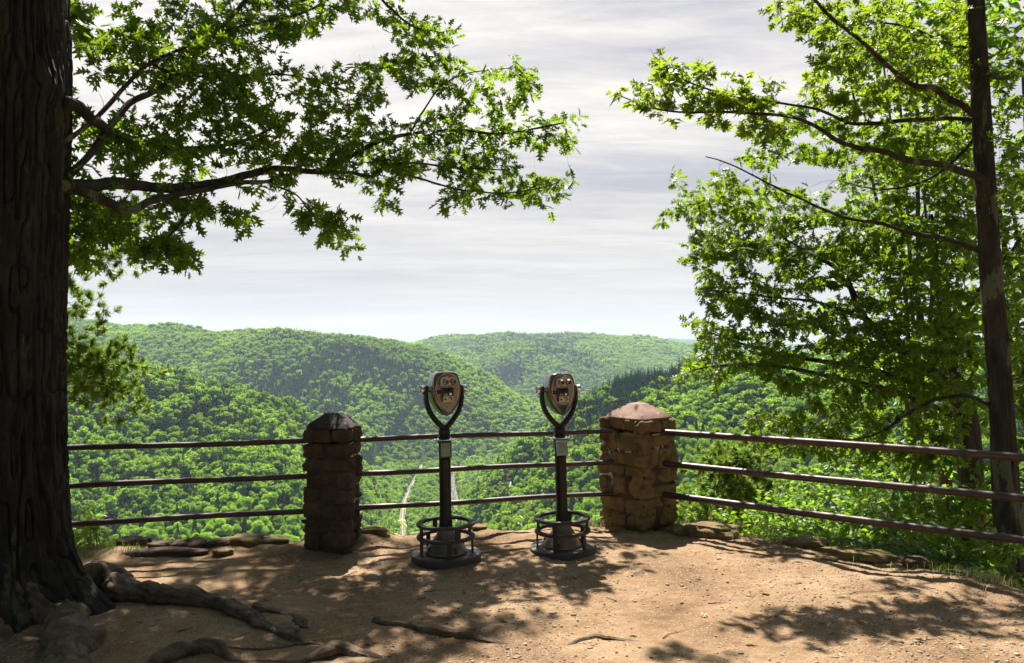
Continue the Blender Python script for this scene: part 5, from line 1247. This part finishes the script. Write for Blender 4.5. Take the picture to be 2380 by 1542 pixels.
pine('pine behind the big oak trunk with branches reaching out low at left', (-6.4, 10.6, -3), (-6.2, 10.4, 9), .16, [
    ([P(60, 820, 10), P(150, 860, 9.8), P(210, 882, 9.6), P(260, 905, 9.4), P(300, 925, 9.3)], .016),
    ([P(60, 880, 10), P(160, 855, 9.6), P(220, 835, 9.5), P(270, 850, 9.4)], .012),
    ([P(60, 910, 10), P(140, 895, 9.7), P(200, 868, 9.5), P(250, 872, 9.4)], .010),
    ([P(60, 540, 10.2), P(150, 520, 10), P(220, 525, 9.9), P(300, 528, 9.8)], .014),
    ([P(60, 590, 10.2), P(170, 572, 10), P(230, 590, 9.9), P(320, 592, 9.8)], .016),
    ([P(60, 720, 10.2), P(130, 712, 10), P(160, 706, 9.9)], .008),
], 301, 75, .10, .95, wd=.20)
pf = P(1712, 1275, 12.5)
lims = []
rr_ = np.random.default_rng(4)
for k in range(26):
    f = k / 26; a = k * 2.4; z = .3 + 1.25 * f; l = .62 * (1 - f) ** .8 + .12
    b = pf + np.array([0, 0, z]); lims.append(([b, b + np.array([math.cos(a), math.sin(a), .15]) * l * .6, b + np.array([math.cos(a), math.sin(a), .22]) * l], .010))
pine('young bushy pine beyond the fence, right of the wide corner pillar', pf, pf + np.array([.05, 0, 1.75]), .03, lims, 302, 13, .12, .85, wd=.15)
pf2 = P(1620, 1340, 15.0); lims = []
for k in range(16):
    f = k / 16; a = k * 2.4 + 1; z = .3 + 1.1 * f; l = .6 * (1 - f) ** .8 + .12
    b = pf2 + np.array([0, 0, z]); lims.append(([b, b + np.array([math.cos(a), math.sin(a), .15]) * l * .6, b + np.array([math.cos(a), math.sin(a), .22]) * l], .010))
pine('smaller pale young pine close behind the wide corner pillar', pf2, pf2 + np.array([.05, 0, 1.5]), .03, lims, 303, 13, .13, 1.0, wd=.15)

# ---------------------------------------------------------------- grass and weeds at the lip
def grass(name, spots, seed, label, mat='grass', hgt=(.03, .11), cat='grass', lean=.6, wdt=.0022):
    r = np.random.default_rng(seed); V = []; T = []; tn = []; n = 0
    for px, py, d, w_, dep_, cnt in spots:
        c = P(px, py, d) if d else G(px, py)
        for k in range(cnt):
            x = c[0] + r.normal() * w_; y = c[1] + r.normal() * dep_; z = gz(x, y) - .01
            h = r.uniform(*hgt); a = r.uniform(0, 6.28); dx, dy = math.cos(a) * h * lean * r.uniform(.2, 1), math.sin(a) * h * lean * r.uniform(.2, 1)
            sx, sy = -math.sin(a) * wdt, math.cos(a) * wdt
            pts = [(x - sx, y - sy, z), (x + sx, y + sy, z), (x + dx * .35 - sx * .8, y + dy * .35 - sy * .8, z + h * .6), (x + dx * .35 + sx * .8, y + dy * .35 + sy * .8, z + h * .6), (x + dx, y + dy, z + h * .95)]
            V += pts; T += [(n, n + 1, n + 3), (n, n + 3, n + 2), (n + 2, n + 3, n + 4)]; n += 5; tn += [r.uniform(0, 1)] * 5
    o = tri_mesh(name, np.array(V), np.array(T), M[mat], attrs={'tint': np.array(tn)}); return tag(o, label, cat, kind='stuff')
mossy = [(450, 1382, 0, .05, .02, 130), (510, 1386, 0, .04, .02, 110), (690, 1492, 0, .08, .015, 160), (800, 1488, 0, .05, .012, 60)]
gs = [(a, b, c, d, e, int(n * .55)) for a, b, c, d, e, n in [(1620, 1232, 7.5, .16, .10, 220), (1760, 1250, 7.05, .22, .08, 320), (1850, 1262, 6.8, .2, .08, 260), (1980, 1280, 6.5, .2, .08, 200), (2080, 1300, 6.2, .2, .1, 220), (2200, 1330, 5.85, .18, .08, 260), (2320, 1360, 5.55, .2, .08, 420), (2260, 1350, 5.7, .12, .06, 200), (1250, 1228, 7.5, .25, .12, 260), (900, 1240, 7.25, .12, .12, 120), (960, 1245, 7.2, .12, .08, 160), (1040, 1236, 7.35, .18, .1, 160), (1120, 1232, 7.5, .2, .12, 140), (1365, 1220, 7.5, .08, .08, 120), (260, 1280, 6.55, .12, .1, 420), (300, 1295, 6.3, .08, .04, 120), (540, 1262, 6.8, .25, .06, 120), (210, 1285, 6.4, .12, .15, 300), (430, 1258, 6.95, .3, .08, 160)]]
grass('grass', gs, 1, 'short green grass along the crumbling edge of the overlook')
grass('dry_grass', [(1620, 1236, 7.3, .12, .04, 90), (1800, 1262, 6.8, .15, .04, 70), (2330, 1372, 5.5, .15, .05, 160), (1985, 1285, 6.4, .1, .04, 60), (1380, 1228, 7.35, .06, .04, 50)], 2, 'dry straw coloured grass tufts on the edge', 'straw', (.04, .13), lean=.8, wdt=.002)
grass('moss_grass', mossy, 6, 'tiny green grass and moss sprouting along the oak roots', 'grass', (.012, .035), lean=.7, wdt=.002)
def tall_stalk(px, py_foot, d, h, seed, label, kind):
    q = P(px, py_foot, d); q = np.array([q[0], q[1], gz(q[0], q[1])]); t = empty('flower_stalk' if kind == 'flower' else 'grass_stalk', tuple(q)); tag(t, label, 'weed', 'tall stalks on the edge behind the viewers')
    r = np.random.default_rng(seed); e = np.array([r.normal() * .12 * h, r.normal() * .1 * h, h]); p = smooth_path([np.zeros(3), e * [.2, .2, .5], e], 8); mb = MB(); tube(mb, p, np.linspace(.0022, .0009, len(p)), 4); mb.build('stalk', M['grass'], t)
    lv = Leaves()
    if kind == 'flower':
        for k in range(9):
            a = k * .7; lv.add(e[None], np.array([[math.cos(a), math.sin(a), .2]]), np.array([[0, 0, 1.]]), np.array([.022]), np.array([.6]))
        lv.build('petals', OVATE, M['flower'], t)
    elif kind == 'seed':
        for k in range(26):
            f = r.uniform(.72, 1); i = p[int(f * (len(p) - 1))]; lv.add(i[None], (r.standard_normal(3) * [1, 1, .4] + [0, 0, .9])[None], r.standard_normal((1, 3)), np.array([.028]), np.array([r.uniform()]))
        lv.build('seed_head', LANCE, M['straw'], t)
    lg = Leaves()
    for k in range(4): lg.add(p[3 + 3 * k][None], (r.standard_normal(3) * [1, 1, .2] + [0, 0, .7])[None], np.array([[0, 0, 1.]]), np.array([.10]), np.array([.6]))
    lg.build('stalk_leaves', LANCE, M['grass'], t)
for k, a in enumerate([
    (948, 1262, 7.15, .30, 'yellow flowered stalk in front of the road, tallest of its kind', 'flower'), (934, 1265, 7.2, .24, 'yellow flowered stalk left of the tallest yellow flower', 'flower'), (985, 1262, 7.1, .14, 'short yellow flowered stalk beside the left viewer base', 'flower'),
    (1050, 1240, 7.3, .66, 'seed stalk just left of the left viewer column', 'seed'), (1062, 1240, 7.35, .55, 'seed stalk right of the left viewer column', 'seed'), (1215, 1240, 7.35, .42, 'pale seed stalk standing left of the right viewer', 'seed'), (1225, 1240, 7.3, .33, 'shorter pale seed stalk left of the right viewer', 'seed'), (1160, 1240, 7.3, .48, 'thin seed stalk midway between the viewers', 'seed'), (1385, 1232, 7.4, .40, 'pale seed stalk against the left side of the corner pillar', 'seed'), (1190, 1240, 7.4, .62, 'tall seed stalk crossing the middle rail between the viewers', 'seed'),
    (875, 1255, 7.1, .5, 'thin seed stalk right of the dark pillar', 'seed'), (905, 1255, 7.1, .44, 'thin seed stalk left of the road', 'seed'), (1655, 1240, 7.3, .22, 'thin stalk behind the large smooth rock', 'seed')]):
    tall_stalk(a[0], a[1], a[2], a[3], 400 + k, a[4], a[5])
bush('ground_weed', 'bright fern-like weed on the edge behind the second flat rock at left', 'plant', P(440, 1275, 6.95), [pb(440, 1250, 6.95, .22, .1, .04)], 14, (5, 8), .055, LANCE, M['fern'], (.9, .1), 501, 4, twr=.004)
bush('ground_weed', 'leafy green weeds beside the oak trunk at the left end of the edge', 'plant', P(230, 1300, 6.5), [pb(225, 1255, 6.6, .2, .2, .12), pb(200, 1215, 6.7, .12, .2, .12)], 36, (5, 9), .06, OVATE, M['shrub'], (.7, .2), 502, 5, twr=.005)
# fallen leaves
r3 = np.random.default_rng(12)
for k, (px, py) in enumerate([(445, 1425), (700, 1345), (985, 1392), (1230, 1300), (860, 1500), (1290, 1405), (1900, 1450), (2010, 1455), (1640, 1425), (1100, 1360), (560, 1450), (2230, 1510), (1460, 1480), (330, 1450), (905, 1340), (1730, 1500), (620, 1395), (790, 1420), (1060, 1425), (1340, 1345), (1520, 1440), (2120, 1470), (1790, 1385), (1950, 1515), (480, 1330), (1180, 1455), (270, 1480), (1610, 1350)]):
    q = G(px, py); lv = Leaves(); lv.add(np.zeros((1, 3)), np.array([[math.cos(k * 2.1), math.sin(k * 2.1), .05]]), np.array([[.15, .1, 1.]]), np.array([r3.uniform(.055, .09)]), np.array([r3.uniform()]))
    o = lv.build('fallen_leaf', OAK, M['deadleaf'], None); o.location = (q[0], q[1], gz(q[0], q[1]) + .008)
    tag(o, 'small dry brown oak leaf lying on the dirt of the overlook', 'leaf', 'fallen leaves on the dirt')

for k, (px, py, l, a) in enumerate([(1175, 1425, .10, .1), (700, 1450, .13, 2.6), (1000, 1375, .09, .3), (820, 1330, .12, 1.2), (1560, 1478, .16, .7), (1840, 1420, .12, 2.9), (1420, 1395, .10, 2.2), (2150, 1500, .15, .4), (560, 1475, .12, 1.0), (1660, 1400, .09, .2), (1260, 1360, .08, 2.0), (430, 1460, .10, .9)]):
    q = G(px, py); d = np.array([math.cos(a), math.sin(a), 0]) * l; b = np.array([-d[1], d[0], 0]) * .12 * math.sin(k * 2)
    mb = MB(); tube(mb, smooth_path([-d / 2, b, d / 2], 5), np.linspace(.0035, .0015, 11), 6); o = mb.build('stick', M['twig'], None)
    o.location = (q[0], q[1], gz(q[0], q[1]) + .006); tag(o, 'thin dry stick lying on the dirt of the overlook', 'stick', 'sticks on the dirt')
# ---------------------------------------------------------------- unseen trees added behind the overlook to block sky light
wr = np.random.default_rng(77)
WV, WT, WL = proto_broad(91, 3000, .42, hgt=13, cr=5.2)
wshape = free_mesh('skylight_block_shape', WV, WT, WL, M['forest'])
for k, (x, y, sc) in enumerate([(-9, -2, 1.0), (-4, -6, 1.1), (2, -7, 1.0), (7, -5, 1.1), (11, -1, 1.0), (-13, 3, 1.0), (-8, -11, 1.2), (3, -14, 1.2), (13, -9, 1.2), (-17, -4, 1.2), (-9.5, 6.5, .75), (17, 4, 1.0)]):
    o = bpy.data.objects.new('skylight_block_tree', wshape.data); COL.objects.link(o); o.location = (x, y, -.1 if abs(x) < 9 else -1.5); o.rotation_euler = (0, 0, k * 1.7); o.scale = (sc,) * 3
    tag(o, 'tall leafy tree added behind the overlook to block sky light, out of the frame', 'tree', 'unseen trees added behind the overlook to block sky light')
    tm = MB(); tube(tm, [(0, 0, -1), (0, 0, 3), (0, 0, 8)], [.2, .17, .1], 10); tm.build('trunk', M['bark'], o)
